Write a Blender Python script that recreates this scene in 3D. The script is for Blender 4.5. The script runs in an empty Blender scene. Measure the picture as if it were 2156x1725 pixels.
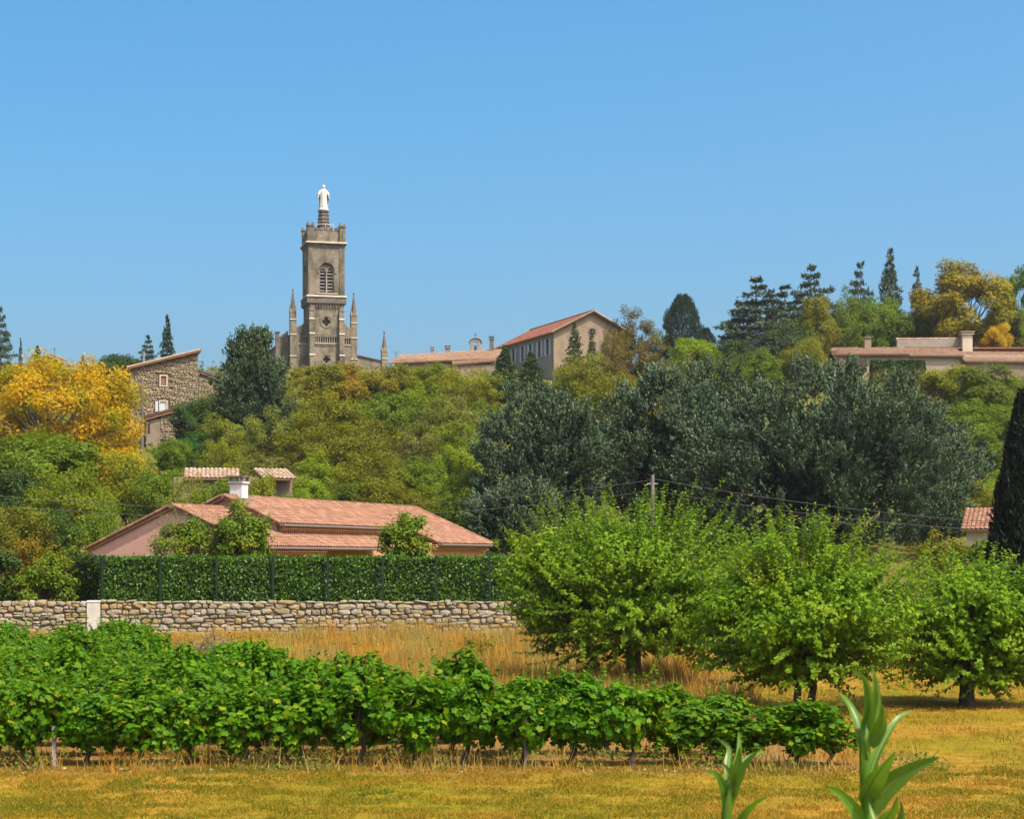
import bpy, bmesh, math, random
import numpy as np
from mathutils import Vector, Matrix
from mathutils.geometry import tessellate_polygon
R = math.radians
random.seed(7); rng = np.random.default_rng(7)
sc = bpy.context.scene
COL = sc.collection

# ------------------------------------------------------------------ camera
FPX, CU, HV, CAMZ = 4000.0, 1078.0, 1180.0, 3.83      # focal length in plan pixels, centre column, horizon row, eye height
cam_d = bpy.data.cameras.new('camera'); cam = bpy.data.objects.new('camera', cam_d); COL.objects.link(cam)
cam.location = (0, 0, CAMZ); cam.rotation_euler = (R(90), 0, 0)
cam_d.sensor_width = 36; cam_d.lens = 36 * FPX / 2156.0
cam_d.shift_y = (HV - 862.5) / 2156.0
cam_d.clip_start = 0.1; cam_d.clip_end = 6000
cam_d.dof.use_dof = True; cam_d.dof.focus_distance = 120; cam_d.dof.aperture_fstop = 13
sc.camera = cam
# ------------------------------------------------------------------ light
SUN = Vector((0.37, -0.36, 0.87)).normalized()
w = bpy.data.worlds.new('World'); sc.world = w; w.use_nodes = True
nt = w.node_tree; bg = nt.nodes['Background']
sky = nt.nodes.new('ShaderNodeTexSky'); sky.sky_type = 'NISHITA'; sky.sun_disc = False
sky.sun_elevation = math.asin(SUN.z); sky.sun_rotation = math.atan2(SUN.x, SUN.y)
sky.air_density = 1.0; sky.dust_density = 8.0; sky.ozone_density = 3.5; sky.altitude = 300
hs = nt.nodes.new('ShaderNodeHueSaturation'); hs.inputs['Saturation'].default_value = 1.42; hs.inputs['Hue'].default_value = .484; hs.inputs['Value'].default_value = 1.0
tcw = nt.nodes.new('ShaderNodeTexCoord'); mpw = nt.nodes.new('ShaderNodeMapping'); nt.links.new(tcw.outputs['Generated'], mpw.inputs[0]); nt.links.new(mpw.outputs[0], sky.inputs[0])
mpw.inputs['Location'].default_value = (0, 0, .01); mpw.inputs['Scale'].default_value = (1, 1, 1.2)
nt.links.new(sky.outputs[0], hs.inputs['Color']); nt.links.new(hs.outputs[0], bg.inputs[0])
bg.inputs[1].default_value = 0.15
sl = bpy.data.lights.new('sun', 'SUN'); so = bpy.data.objects.new('sun', sl); COL.objects.link(so)
sl.energy = 4.2; sl.angle = R(0.53); sl.color = (1.0, 0.93, 0.80)
so.rotation_euler = SUN.to_track_quat('Z', 'Y').to_euler(); so.location = SUN * 200
vs = sc.view_settings; vs.view_transform = 'Standard'; vs.look = 'None'; vs.gamma = 1; vs.exposure = 0.85
vs.use_curve_mapping = False
try:
    cy = sc.cycles; cy.max_bounces = 6; cy.diffuse_bounces = 3; cy.glossy_bounces = 2; cy.transmission_bounces = 4
    cy.use_denoising = True; cy.sample_clamp_indirect = 6; cy.caustics_reflective = False; cy.caustics_refractive = False
except Exception: pass

# ------------------------------------------------------------------ helpers
def at(u, v, Y): return Vector(((u - CU) * Y / FPX, Y, CAMZ + (HV - v) * Y / FPX))
_tab = np.random.default_rng(3).random((256, 256))
def vnoise(x, y, s, o=0):
    x = np.asarray(x, float) / s + 17.3 * o + 500; y = np.asarray(y, float) / s + 9.1 * o + 500
    xi = np.floor(x).astype(int); yi = np.floor(y).astype(int); fx = x - xi; fy = y - yi
    fx = fx * fx * (3 - 2 * fx); fy = fy * fy * (3 - 2 * fy)
    g = lambda a, b: _tab[a % 256, b % 256]
    return (g(xi, yi) * (1 - fx) + g(xi + 1, yi) * fx) * (1 - fy) + (g(xi, yi + 1) * (1 - fx) + g(xi + 1, yi + 1) * fx) * fy
TY = [-400, 2, 5.5, 22, 58, 66, 78, 84, 95, 105, 115, 125, 190, 262, 275, 320, 420, 800, 4000]
TZ = [2.4, 2.4, 1.75, 0, 0, .12, .5, .64, .85, 1.3, 2.8, 4.5, 15.5, 29.5, 31, 31.5, 27, 4, 0]
def gz(x, y):
    x = np.asarray(x, float); y = np.asarray(y, float)
    z = (np.interp(y, TY, TZ) + np.interp(y - 2, TY, TZ) + np.interp(y + 2, TY, TZ)) / 3
    k = np.clip((y - 105) / 60, 0, 1)
    z = z + k * (vnoise(x, y, 28) - .5) * 1.6
    z = z + np.clip((y - 24) / 6, 0, 1) * np.clip((84 - y) / 4, 0, 1) * (vnoise(x, y, 2.3, 2) - .5) * .10
    return z
def gzf(x, y): return float(gz(x, y))

def fast_mesh(name, V, F, tone=None):
    V = np.ascontiguousarray(V, np.float32); F = np.ascontiguousarray(F, np.int32)
    me = bpy.data.meshes.new(name); n, k = F.shape
    me.vertices.add(len(V)); me.vertices.foreach_set('co', V.ravel())
    me.loops.add(n * k); me.loops.foreach_set('vertex_index', F.ravel())
    me.polygons.add(n); me.polygons.foreach_set('loop_start', np.arange(0, n * k, k, dtype=np.int32))
    me.polygons.foreach_set('loop_total', np.full(n, k, np.int32))
    me.update(calc_edges=True)
    if tone is not None:
        at_ = me.attributes.new('tone', 'FLOAT', 'POINT'); at_.data.foreach_set('value', np.ascontiguousarray(tone, np.float32))
    return me
def link(name, me, mat=None, parent=None, smooth=False):
    o = bpy.data.objects.new(name, me); COL.objects.link(o); o.parent = parent
    if me is not None and mat is not None:
        if len(me.materials) == 0: me.materials.append(mat)
        elif me.materials[0] != mat:
            o.material_slots[0].link = 'OBJECT'; o.material_slots[0].material = mat
    if smooth and me is not None: me.polygons.foreach_set('use_smooth', np.ones(len(me.polygons), bool))
    return o
def tag(o, label=None, cat=None, group=None, kind=None):
    if label: o['label'] = label
    if cat: o['category'] = cat
    if group: o['group'] = group
    if kind: o['kind'] = kind
    return o
def thing(name, label, cat, loc=(0, 0, 0), rz=0, group=None, scale=None):
    o = bpy.data.objects.new(name, None); COL.objects.link(o); o.empty_display_size = .2
    o.location = loc; o.rotation_euler = (0, 0, rz)
    if scale: o.scale = scale
    return tag(o, label, cat, group)

class MB:
    def __init__(s): s.v = []; s.f = []
    def add(s, vs, fs, M=None):
        o = len(s.v)
        s.v += [tuple(M @ Vector(p)) for p in vs] if M is not None else [tuple(p) for p in vs]
        s.f += [tuple(i + o for i in f) for f in fs]; return s
    def box(s, x0, x1, y0, y1, z0, z1, M=None):
        return s.add([(x0,y0,z0),(x1,y0,z0),(x1,y1,z0),(x0,y1,z0),(x0,y0,z1),(x1,y0,z1),(x1,y1,z1),(x0,y1,z1)],
                     [(0,3,2,1),(4,5,6,7),(0,1,5,4),(1,2,6,5),(2,3,7,6),(3,0,4,7)], M)
    def frustum(s, a, b, z0, z1, cx=0, cy=0, M=None):      # a, b: half sizes (x,y) bottom / top
        P = [(cx+sx*h[0], cy+sy*h[1], z) for h, z in ((a, z0), (b, z1)) for sx, sy in ((-1,-1),(1,-1),(1,1),(-1,1))]
        return s.add(P, [(0,3,2,1),(4,5,6,7),(0,1,5,4),(1,2,6,5),(2,3,7,6),(3,0,4,7)], M)
    def plate(s, outer, holes=(), y0=0, y1=.3, M=None):     # outline in XZ, extruded along Y
        loops = [list(outer)] + [list(h) for h in holes]
        pts = [p for l in loops for p in l]; n = len(pts)
        tri = tessellate_polygon([[Vector((p[0], p[1], 0)) for p in l] for l in loops])
        V = [(p[0], y0, p[1]) for p in pts] + [(p[0], y1, p[1]) for p in pts]
        F = [tuple(t) for t in tri] + [tuple(i + n for i in reversed(t)) for t in tri]
        o = 0
        for l in loops:
            m = len(l)
            F += [(o+i, o+(i+1) % m, n+o+(i+1) % m, n+o+i) for i in range(m)]; o += m
        return s.add(V, F, M)
    def tube(s, pts, rad, n=6, M=None):
        pts = [Vector(p) for p in pts]; V = []; F = []
        if not hasattr(rad, '__len__'): rad = [rad] * len(pts)
        for i, p in enumerate(pts):
            d = (pts[min(i+1, len(pts)-1)] - pts[max(i-1, 0)]).normalized()
            a = d.orthogonal().normalized() if i == 0 else (a - d * a.dot(d)).normalized()
            b = d.cross(a)
            V += [p + (a*math.cos(t) + b*math.sin(t)) * rad[i] for t in [2*math.pi*k/n for k in range(n)]]
        for i in range(len(pts)-1):
            F += [(i*n+k, i*n+(k+1) % n, (i+1)*n+(k+1) % n, (i+1)*n+k) for k in range(n)]
        F += [tuple(range(n-1, -1, -1)), tuple((len(pts)-1)*n + k for k in range(n))]
        return s.add(V, F, M)
    def lathe(s, prof, n=12, cx=0, cy=0, M=None, ph=0):
        V = []; F = []
        for r, z in prof: V += [(cx + r*math.cos(ph+2*math.pi*k/n), cy + r*math.sin(ph+2*math.pi*k/n), z) for k in range(n)]
        for i in range(len(prof)-1):
            F += [(i*n+k, i*n+(k+1) % n, (i+1)*n+(k+1) % n, (i+1)*n+k) for k in range(n)]
        F += [tuple(range(n-1, -1, -1)), tuple((len(prof)-1)*n + k for k in range(n))]
        return s.add(V, F, M)
    def mesh(s, name):
        me = bpy.data.meshes.new(name); me.from_pydata(s.v, [], s.f); me.update(); return me
    def build(s, name, mat, parent=None, smooth=False):
        return link(name, s.mesh(name), mat, parent, smooth)
def arch(cx, w, z0, zs, n=9, pointed=0):                    # arched opening outline, spring line zs
    r = w / 2; P = [(cx - r, z0), (cx + r, z0)]
    for i in range(n + 1):
        a = math.pi * i / n; P.append((cx + r * math.cos(a), zs + r * math.sin(a) * (1 + pointed)))
    return P
def rect(x0, x1, z0, z1): return [(x0, z0), (x1, z0), (x1, z1), (x0, z1)]
def quatrefoil(cx, cz, r):
    P = []
    for k in range(4):
        a0 = math.pi/2*k; c = (cx + .55*r*math.cos(a0), cz + .55*r*math.sin(a0))
        for j in range(7):
            a = a0 + (j/6 - .5) * math.pi * 1.05; P.append((c[0] + .45*r*math.cos(a), c[1] + .45*r*math.sin(a)))
    return P

# ------------------------------------------------------------------ materials
def newmat(name):
    m = bpy.data.materials.new(name); m.use_nodes = True; t = m.node_tree
    return m, t, t.nodes['Principled BSDF'], t.nodes['Material Output']
def N(t, typ, **kw):
    n = t.nodes.new(typ)
    for k, v in kw.items():
        if k in n.inputs: n.inputs[k].default_value = v
        else: setattr(n, k, v)
    return n
def ramp(t, fac, stops):
    r = t.nodes.new('ShaderNodeValToRGB'); e = r.color_ramp.elements
    while len(e) < len(stops): e.new(.5)
    for el, (p, c) in zip(e, stops): el.position = p; el.color = (*c, 1)
    t.links.new(fac, r.inputs[0]); return r.outputs[0]
def mixc(t, fac, a, b, mode='MIX'):
    m = t.nodes.new('ShaderNodeMix'); m.data_type = 'RGBA'; m.blend_type = mode
    if isinstance(fac, (int, float)): m.inputs[0].default_value = fac
    else: t.links.new(fac, m.inputs[0])
    for i, c in ((6, a), (7, b)):
        if isinstance(c, tuple): m.inputs[i].default_value = (*c, 1)
        else: t.links.new(c, m.inputs[i])
    return m.outputs[2]
def noise(t, scale, detail=3, rough=.55, coord='Object', stretch=None):
    tc = t.nodes.new('ShaderNodeTexCoord'); out = tc.outputs[coord]
    if stretch:
        mp = t.nodes.new('ShaderNodeMapping'); mp.inputs['Scale'].default_value = stretch; t.links.new(out, mp.inputs[0]); out = mp.outputs[0]
    n = N(t, 'ShaderNodeTexNoise', Scale=scale, Detail=detail, Roughness=rough); t.links.new(out, n.inputs['Vector'])
    return n.outputs[0]
def bump(t, bsdf, h, strength, dist=.02):
    b = N(t, 'ShaderNodeBump', Strength=strength, Distance=dist); t.links.new(h, b.inputs['Height']); t.links.new(b.outputs[0], bsdf.inputs['Normal'])
def leaf_mat(name, cols, patch=None, patch_scale=.35, patch_amt=(.45, .62), trans=.38, rough=.6, spec=.16, objvar=.06, coord='Object', attr=False):
    m, t, b, out = newmat(name)
    g = t.nodes.new('ShaderNodeNewGeometry')
    lg = .92 if name.startswith('leaf_') else .68; lb = .36 if lg > .7 else .64
    cols = [(r_*lg, g_*lg, b_*lb) for r_, g_, b_ in cols]; patch = patch and (patch[0]*lg, patch[1]*lg, patch[2]*lb)
    k = len(cols); src_ = g.outputs['Random Per Island']
    if attr:
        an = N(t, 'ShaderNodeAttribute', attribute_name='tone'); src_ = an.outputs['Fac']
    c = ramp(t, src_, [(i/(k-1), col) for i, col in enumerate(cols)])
    if patch:
        f = noise(t, patch_scale, 3, .6, coord)
        r = N(t, 'ShaderNodeMapRange'); r.inputs[1].default_value, r.inputs[2].default_value = patch_amt; t.links.new(f, r.inputs[0])
        c = mixc(t, r.outputs[0], c, patch)
    if objvar:
        oi = t.nodes.new('ShaderNodeObjectInfo')
        hs = N(t, 'ShaderNodeHueSaturation'); t.links.new(c, hs.inputs['Color'])
        r = N(t, 'ShaderNodeMapRange'); r.inputs[3].default_value = .5 - objvar*.18; r.inputs[4].default_value = .5 + objvar*.18
        t.links.new(oi.outputs['Random'], r.inputs[0]); t.links.new(r.outputs[0], hs.inputs['Hue'])
        r2 = N(t, 'ShaderNodeMapRange'); r2.inputs[3].default_value = 1 - objvar*3; r2.inputs[4].default_value = 1 + objvar*3
        t.links.new(oi.outputs['Random'], r2.inputs[0]); t.links.new(r2.outputs[0], hs.inputs['Value'])
        c = hs.outputs[0]
    t.links.new(c, b.inputs['Base Color']); b.inputs['Roughness'].default_value = rough
    b.inputs['Specular IOR Level'].default_value = spec
    tr = t.nodes.new('ShaderNodeBsdfTranslucent')
    tc = mixc(t, .35, c, (1.0, .95, .25), 'MULTIPLY'); t.links.new(tc, tr.inputs['Color'])
    mx = t.nodes.new('ShaderNodeMixShader'); mx.inputs[0].default_value = trans
    t.links.new(b.outputs[0], mx.inputs[1]); t.links.new(tr.outputs[0], mx.inputs[2]); t.links.new(mx.outputs[0], out.inputs[0])
    return m
def solid(name, col, rough=.8, var=.25, scale=3, detail=4, bs=0, metallic=0, spec=.3, objvar=0, dark=None, stretch=None):
    m, t, b, out = newmat(name)
    f = noise(t, scale, detail, .6, stretch=stretch)
    col = tuple(c*.74 for c in col)
    if dark: dark = (tuple(c*.74 for c in dark[0]), *dark[1:])
    lo = tuple(c * (1 - var) for c in col); hi = tuple(min(1, c * (1 + var)) for c in col)
    c = ramp(t, f, [(.3, lo), (.7, hi)])
    if dark:
        f2 = noise(t, dark[1], 4, .65, stretch=dark[3] if len(dark) > 3 else None)
        r = N(t, 'ShaderNodeMapRange'); r.inputs[1].default_value, r.inputs[2].default_value = dark[2]; t.links.new(f2, r.inputs[0])
        c = mixc(t, r.outputs[0], c, dark[0])
    if objvar:
        oi = t.nodes.new('ShaderNodeObjectInfo')
        hs = N(t, 'ShaderNodeHueSaturation'); t.links.new(c, hs.inputs['Color'])
        r2 = N(t, 'ShaderNodeMapRange'); r2.inputs[3].default_value = 1 - objvar; r2.inputs[4].default_value = 1 + objvar
        t.links.new(oi.outputs['Random'], r2.inputs[0]); t.links.new(r2.outputs[0], hs.inputs['Value']); c = hs.outputs[0]
    t.links.new(c, b.inputs['Base Color']); b.inputs['Roughness'].default_value = rough; b.inputs['Metallic'].default_value = metallic
    b.inputs['Specular IOR Level'].default_value = spec
    if bs: bump(t, b, f, bs)
    return m
def stone_piece_mat(name, cols, objvar=True, scale=5):
    m, t, b, out = newmat(name)
    src = (t.nodes.new('ShaderNodeObjectInfo') if objvar else t.nodes.new('ShaderNodeNewGeometry')).outputs['Random' if objvar else 'Random Per Island']
    c = ramp(t, src, [(i/(len(cols)-1), k) for i, k in enumerate([tuple(x*.74 for x in kk) for kk in cols])])
    f = noise(t, scale, 5, .65, 'Generated' if objvar else 'Object')
    c = mixc(t, .75, c, ramp(t, f, [(.3, (.35, .34, .32)), (.5, (.8, .79, .76)), (.72, (1, 1, .97))]), 'MULTIPLY')
    t.links.new(c, b.inputs['Base Color']); b.inputs['Roughness'].default_value = .9; b.inputs['Specular IOR Level'].default_value = .2
    bump(t, b, f, .5, .03)
    return m
M = {}
M['bark'] = solid('bark', (.10, .075, .05), .95, .4, 6, bs=.6)
M['bark_grey'] = solid('bark_grey', (.20, .17, .13), .95, .35, 5, bs=.6)
M['vine_wood'] = solid('vine_wood', (.08, .06, .045), .95, .4, 12, bs=.6)
M['church'] = None
def ashlar(name, col, dark, sx, sz, mortar=.02, amt=(.46, .72)):
    m, t, b, out = newmat(name)
    tc = t.nodes.new('ShaderNodeTexCoord'); sep = t.nodes.new('ShaderNodeSeparateXYZ'); t.links.new(tc.outputs['Object'], sep.inputs[0])
    ad = N(t, 'ShaderNodeMath', operation='ADD'); t.links.new(sep.outputs[0], ad.inputs[0]); t.links.new(sep.outputs[1], ad.inputs[1])
    cb = t.nodes.new('ShaderNodeCombineXYZ'); t.links.new(ad.outputs[0], cb.inputs[0]); t.links.new(sep.outputs[2], cb.inputs[1])
    br = N(t, 'ShaderNodeTexBrick', Scale=1.0); br.inputs['Brick Width'].default_value = sx; br.inputs['Row Height'].default_value = sz
    br.inputs['Mortar Size'].default_value = mortar; br.inputs['Mortar Smooth'].default_value = .3
    br.inputs['Color1'].default_value = (*[c*.86 for c in col], 1); br.inputs['Color2'].default_value = (*[c*1.16 for c in col], 1); br.inputs['Mortar'].default_value = (*[c*.6 for c in col], 1)
    t.links.new(cb.outputs[0], br.inputs['Vector'])
    f = noise(t, .55, 5, .65, stretch=(1, 1, .4)); r = N(t, 'ShaderNodeMapRange'); r.inputs[1].default_value, r.inputs[2].default_value = amt; t.links.new(f, r.inputs[0])
    c = mixc(t, r.outputs[0], br.outputs[0], dark)
    f2 = noise(t, 7, 4, .6); c = mixc(t, .6, c, ramp(t, f2, [(.3, (.6, .6, .6)), (.7, (1, 1, 1))]), 'MULTIPLY')
    t.links.new(c, b.inputs['Base Color']); b.inputs['Roughness'].default_value = .92; b.inputs['Specular IOR Level'].default_value = .15
    bump(t, b, f2, .35, .04)
    return m
M['church'] = ashlar('church_stone', (.225, .19, .135), (.066, .057, .043), .62, .33, amt=(.44, .66))
M['church_pale'] = solid('church_pale', (.40, .345, .255), .9, .2, 2, bs=.3)
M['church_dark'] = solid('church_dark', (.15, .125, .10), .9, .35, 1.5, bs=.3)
M['louvre'] = solid('louvre', (.16, .155, .15), .8, .2, 3)
M['slate'] = solid('slate', (.10, .10, .10), .7, .3, 3)
M['statue'] = solid('statue_white', (.62, .60, .54), .55, .06, 4)
M['iron'] = solid('iron', (.05, .05, .05), .6, .2, 4)
M['wire'] = solid('wire', (.13, .13, .13), .6, .1, 4)
M['pole_wood'] = solid('pole_wood', (.16, .13, .11), .9, .3, 3, stretch=(8, 8, 1))
M['pole_conc'] = solid('pole_concrete', (.42, .38, .34), .9, .15, 3)
M['pole_dim'] = solid('pole_weathered', (.20, .18, .16), .9, .2, 3)
M['render_pink'] = solid('render_pink', (.66, .37, .27), .95, .06, 2, bs=.15)
M['render_orange'] = solid('render_orange', (.62, .31, .13), .95, .06, 2, bs=.15)
M['render_tan'] = solid('render_tan', (.30, .225, .15), .95, .16, 1.2, bs=.2, dark=((.19, .15, .11), .5, (.5, .75)))
M['render_grey'] = solid('render_grey', (.33, .28, .22), .95, .14, 1.2, bs=.2)
M['render_cream'] = solid('render_cream', (.58, .48, .36), .95, .08, 1.5, bs=.15)
M['render_sand'] = solid('render_sand', (.40, .32, .225), .95, .12, 1.5, bs=.15)
M['white_paint'] = solid('white_paint', (.78, .74, .66), .7, .06, 3)
M['shutter_blue'] = solid('shutter_blue', (.50, .60, .66), .6, .06, 4)
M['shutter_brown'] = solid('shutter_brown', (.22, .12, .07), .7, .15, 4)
M['dark_glass'] = solid('dark_glass', (.03, .035, .04), .15, .1, 2, spec=.6)
M['wood_trim'] = solid('wood_trim', (.42, .21, .11), .8, .15, 4)
M['concrete'] = solid('concrete', (.60, .56, .48), .92, .12, 2.5, bs=.25, dark=((.36, .33, .28), 2.5, (.55, .8)))
M['footing'] = solid('footing', (.46, .37, .25), .95, .2, 1.5, bs=.4, dark=((.30, .21, .11), .8, (.5, .7)))
M['gutter'] = solid('gutter_brown', (.20, .155, .13), .6, .1, 3)
M['zinc'] = solid('zinc', (.34, .34, .36), .55, .12, 3, metallic=.5)
M['fence_green'] = solid('fence_green', (.008, .030, .016), .5, .1, 3)
M['mortar'] = solid('mortar_earth', (.20, .155, .10), .98, .4, 5, bs=.5)
def tile_mat(name, cols, objvar, scale=1.2, fine=30):
    m, t, b, out = newmat(name)
    src = (t.nodes.new('ShaderNodeObjectInfo') if objvar else t.nodes.new('ShaderNodeNewGeometry')).outputs['Random' if objvar else 'Random Per Island']
    c = ramp(t, src, [(i/(len(cols)-1), k) for i, k in enumerate([tuple(x*.70 for x in kk) for kk in cols])])
    f = noise(t, scale, 4, .6, 'Object' if not objvar else 'Generated')
    c = mixc(t, .5, c, ramp(t, f, [(.3, (.6, .6, .6)), (.7, (1, 1, 1))]), 'MULTIPLY')
    t.links.new(c, b.inputs['Base Color']); b.inputs['Roughness'].default_value = .85; b.inputs['Specular IOR Level'].default_value = .2
    return m
TILE_NEW = [(.26, .12, .07), (.35, .175, .105), (.30, .145, .085), (.42, .24, .15), (.32, .155, .09)]
TILE_OLD = [(.30, .17, .10), (.45, .28, .17), (.38, .20, .12), (.55, .38, .25), (.33, .22, .15), (.48, .27, .16)]
M['tile_o'] = tile_mat('tile_piece', TILE_NEW, True); M['tile_s'] = tile_mat('tile_field_new', TILE_NEW, False)
M['tile_old'] = tile_mat('tile_field_old', TILE_OLD, False)
M['tile_pale'] = tile_mat('tile_field_pale', [(.40, .26, .17), (.58, .44, .30), (.46, .28, .18), (.66, .52, .36), (.50, .36, .24)], False)
M['tile_red'] = tile_mat('tile_field_red', [(.27, .10, .06), (.36, .15, .09), (.31, .12, .075), (.42, .20, .12)], False)
STONES = [(.32, .29, .22), (.42, .37, .27), (.38, .30, .17), (.50, .46, .37), (.29, .245, .17), (.46, .33, .14), (.40, .36, .29), (.36, .25, .11)]
M['stone_o'] = stone_piece_mat('wall_stone', STONES, True); M['stone_s'] = stone_piece_mat('wall_stone_far', STONES, False)
HSTONES = [(.34, .265, .165), (.45, .36, .23), (.40, .32, .205), (.53, .44, .30), (.36, .275, .155), (.47, .39, .265)]
M['hstone_o'] = stone_piece_mat('house_stone', HSTONES, True); M['hstone_s'] = stone_piece_mat('house_stone_far', HSTONES, False)
# foliage (albedo)
M['l_yellow'] = leaf_mat('leaf_yellow', [(.50, .295, .006), (.60, .38, .008), (.44, .32, .006), (.54, .25, .005)], (.26, .255, .008), .30, (.46, .62), trans=.4, objvar=0)
M['l_autumn'] = leaf_mat('leaf_autumn', [(.28, .13, .012), (.29, .19, .015), (.18, .16, .012)], (.13, .15, .012), .9, (.40, .56), trans=.35)
M['l_gold'] = leaf_mat('leaf_gold', [(.20, .165, .012), (.26, .20, .014), (.16, .165, .012)], (.11, .145, .012), .9, (.44, .60), trans=.35)
M['l_plane'] = leaf_mat('leaf_plane', [(.25, .185, .010), (.31, .235, .012), (.22, .20, .010)], (.13, .17, .012), .25, (.46, .62), trans=.38, objvar=0)
M['l_green'] = leaf_mat('leaf_green', [(.075, .13, .010), (.115, .175, .012), (.16, .21, .014)], (.18, .18, .012), .4, (.5, .66))
M['l_bright'] = leaf_mat('leaf_bright', [(.12, .19, .010), (.18, .25, .013), (.23, .27, .016)], (.11, .165, .010), .5, (.5, .65), trans=.42)
M['l_olive'] = leaf_mat('leaf_olive', [(.12, .135, .012), (.175, .185, .014), (.225, .215, .018)], (.215, .17, .014), .4, (.5, .66))
M['l_grey'] = leaf_mat('leaf_greygreen', [(.12, .145, .05), (.17, .19, .06), (.20, .195, .065)], (.13, .16, .03), .4, (.5, .66))
M['l_brown'] = leaf_mat('leaf_brown', [(.12, .085, .03), (.17, .12, .035), (.09, .10, .03)], (.20, .11, .025), .5, (.52, .68))
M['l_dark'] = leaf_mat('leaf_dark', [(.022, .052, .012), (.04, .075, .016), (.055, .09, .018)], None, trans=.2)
M['l_teal'] = leaf_mat('leaf_bluegreen', [(.035, .13, .05), (.06, .18, .07)], None)
M['l_red'] = leaf_mat('leaf_red', [(.24, .075, .02), (.20, .12, .02), (.09, .13, .015)], None)
M['n_cedar'] = leaf_mat('needle_cedar', [(.05, .085, .05), (.08, .12, .065), (.11, .14, .06)], None, trans=.15)
M['n_dark'] = leaf_mat('needle_dark', [(.014, .034, .014), (.03, .06, .022), (.04, .07, .025)], None, trans=.12)
M['n_green'] = leaf_mat('needle_green', [(.03, .07, .012), (.06, .11, .016), (.085, .125, .018)], None, trans=.2)
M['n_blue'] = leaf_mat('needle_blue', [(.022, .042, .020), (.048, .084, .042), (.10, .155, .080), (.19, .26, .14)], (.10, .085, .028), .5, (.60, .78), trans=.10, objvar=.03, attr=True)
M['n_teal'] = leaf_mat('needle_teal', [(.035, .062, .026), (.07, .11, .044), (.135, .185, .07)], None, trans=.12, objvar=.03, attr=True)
M['n_shade'] = leaf_mat('needle_shade', [(.006, .013, .006), (.012, .022, .010)], None, trans=.05, objvar=0)  # near-black needle colour carries the shade on the right edge cypress
M['l_orchard'] = leaf_mat('leaf_orchard', [(.10, .225, .008), (.155, .295, .010), (.215, .345, .012)], (.24, .325, .012), .55, (.52, .70), trans=.48, rough=.55, spec=.18, objvar=.015)
M['l_vine'] = leaf_mat('leaf_vine', [(.036, .120, .004), (.055, .16, .005), (.075, .19, .005), (.095, .215, .006), (.11, .23, .007), (.085, .20, .006), (.05, .15, .005), (.08, .19, .006), (.10, .21, .006), (.25, .26, .010)], (.14, .23, .008), .8, (.55, .7), trans=.42, rough=.55, spec=.13, objvar=.03)
M['l_hedge'] = leaf_mat('leaf_hedge', [(.030, .085, .004), (.06, .14, .005), (.10, .20, .007)], None, trans=.30, rough=.42, spec=.35, objvar=0)
M['l_peach'] = leaf_mat('leaf_peach', [(.08, .16, .012), (.13, .22, .018), (.18, .24, .025)], (.20, .19, .03), .9, (.5, .65), trans=.4, objvar=0)
M['corn'] = leaf_mat('corn_leaf', [(.13, .29, .02), (.15, .31, .025)], (.19, .33, .03), 9, (.4, .7), trans=.45, rough=.38, spec=.45, objvar=.05)
M['corn_rib'] = leaf_mat('corn_midrib', [(.30, .44, .12), (.32, .46, .14)], None, trans=.3, rough=.4, spec=.4, objvar=0)
M['g_dry'] = leaf_mat('grass_dry', [(.40, .21, .012), (.50, .28, .022), (.34, .165, .010), (.46, .31, .06)], (.30, .22, .010), .25, (.5, .66), trans=.3, objvar=0)
M['g_green'] = leaf_mat('grass_green', [(.15, .17, .004), (.25, .215, .006), (.35, .25, .010)], (.12, .17, .004), .3, (.5, .66), trans=.35, objvar=0)
M['g_tall'] = leaf_mat('grass_tall', [(.56, .26, .014), (.66, .34, .04), (.48, .20, .012), (.64, .45, .15)], (.46, .36, .10), .35, (.42, .60), trans=.35, objvar=0)
M['twig'] = solid('twig_dry', (.21, .155, .09), .95, .3, 6)
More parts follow.
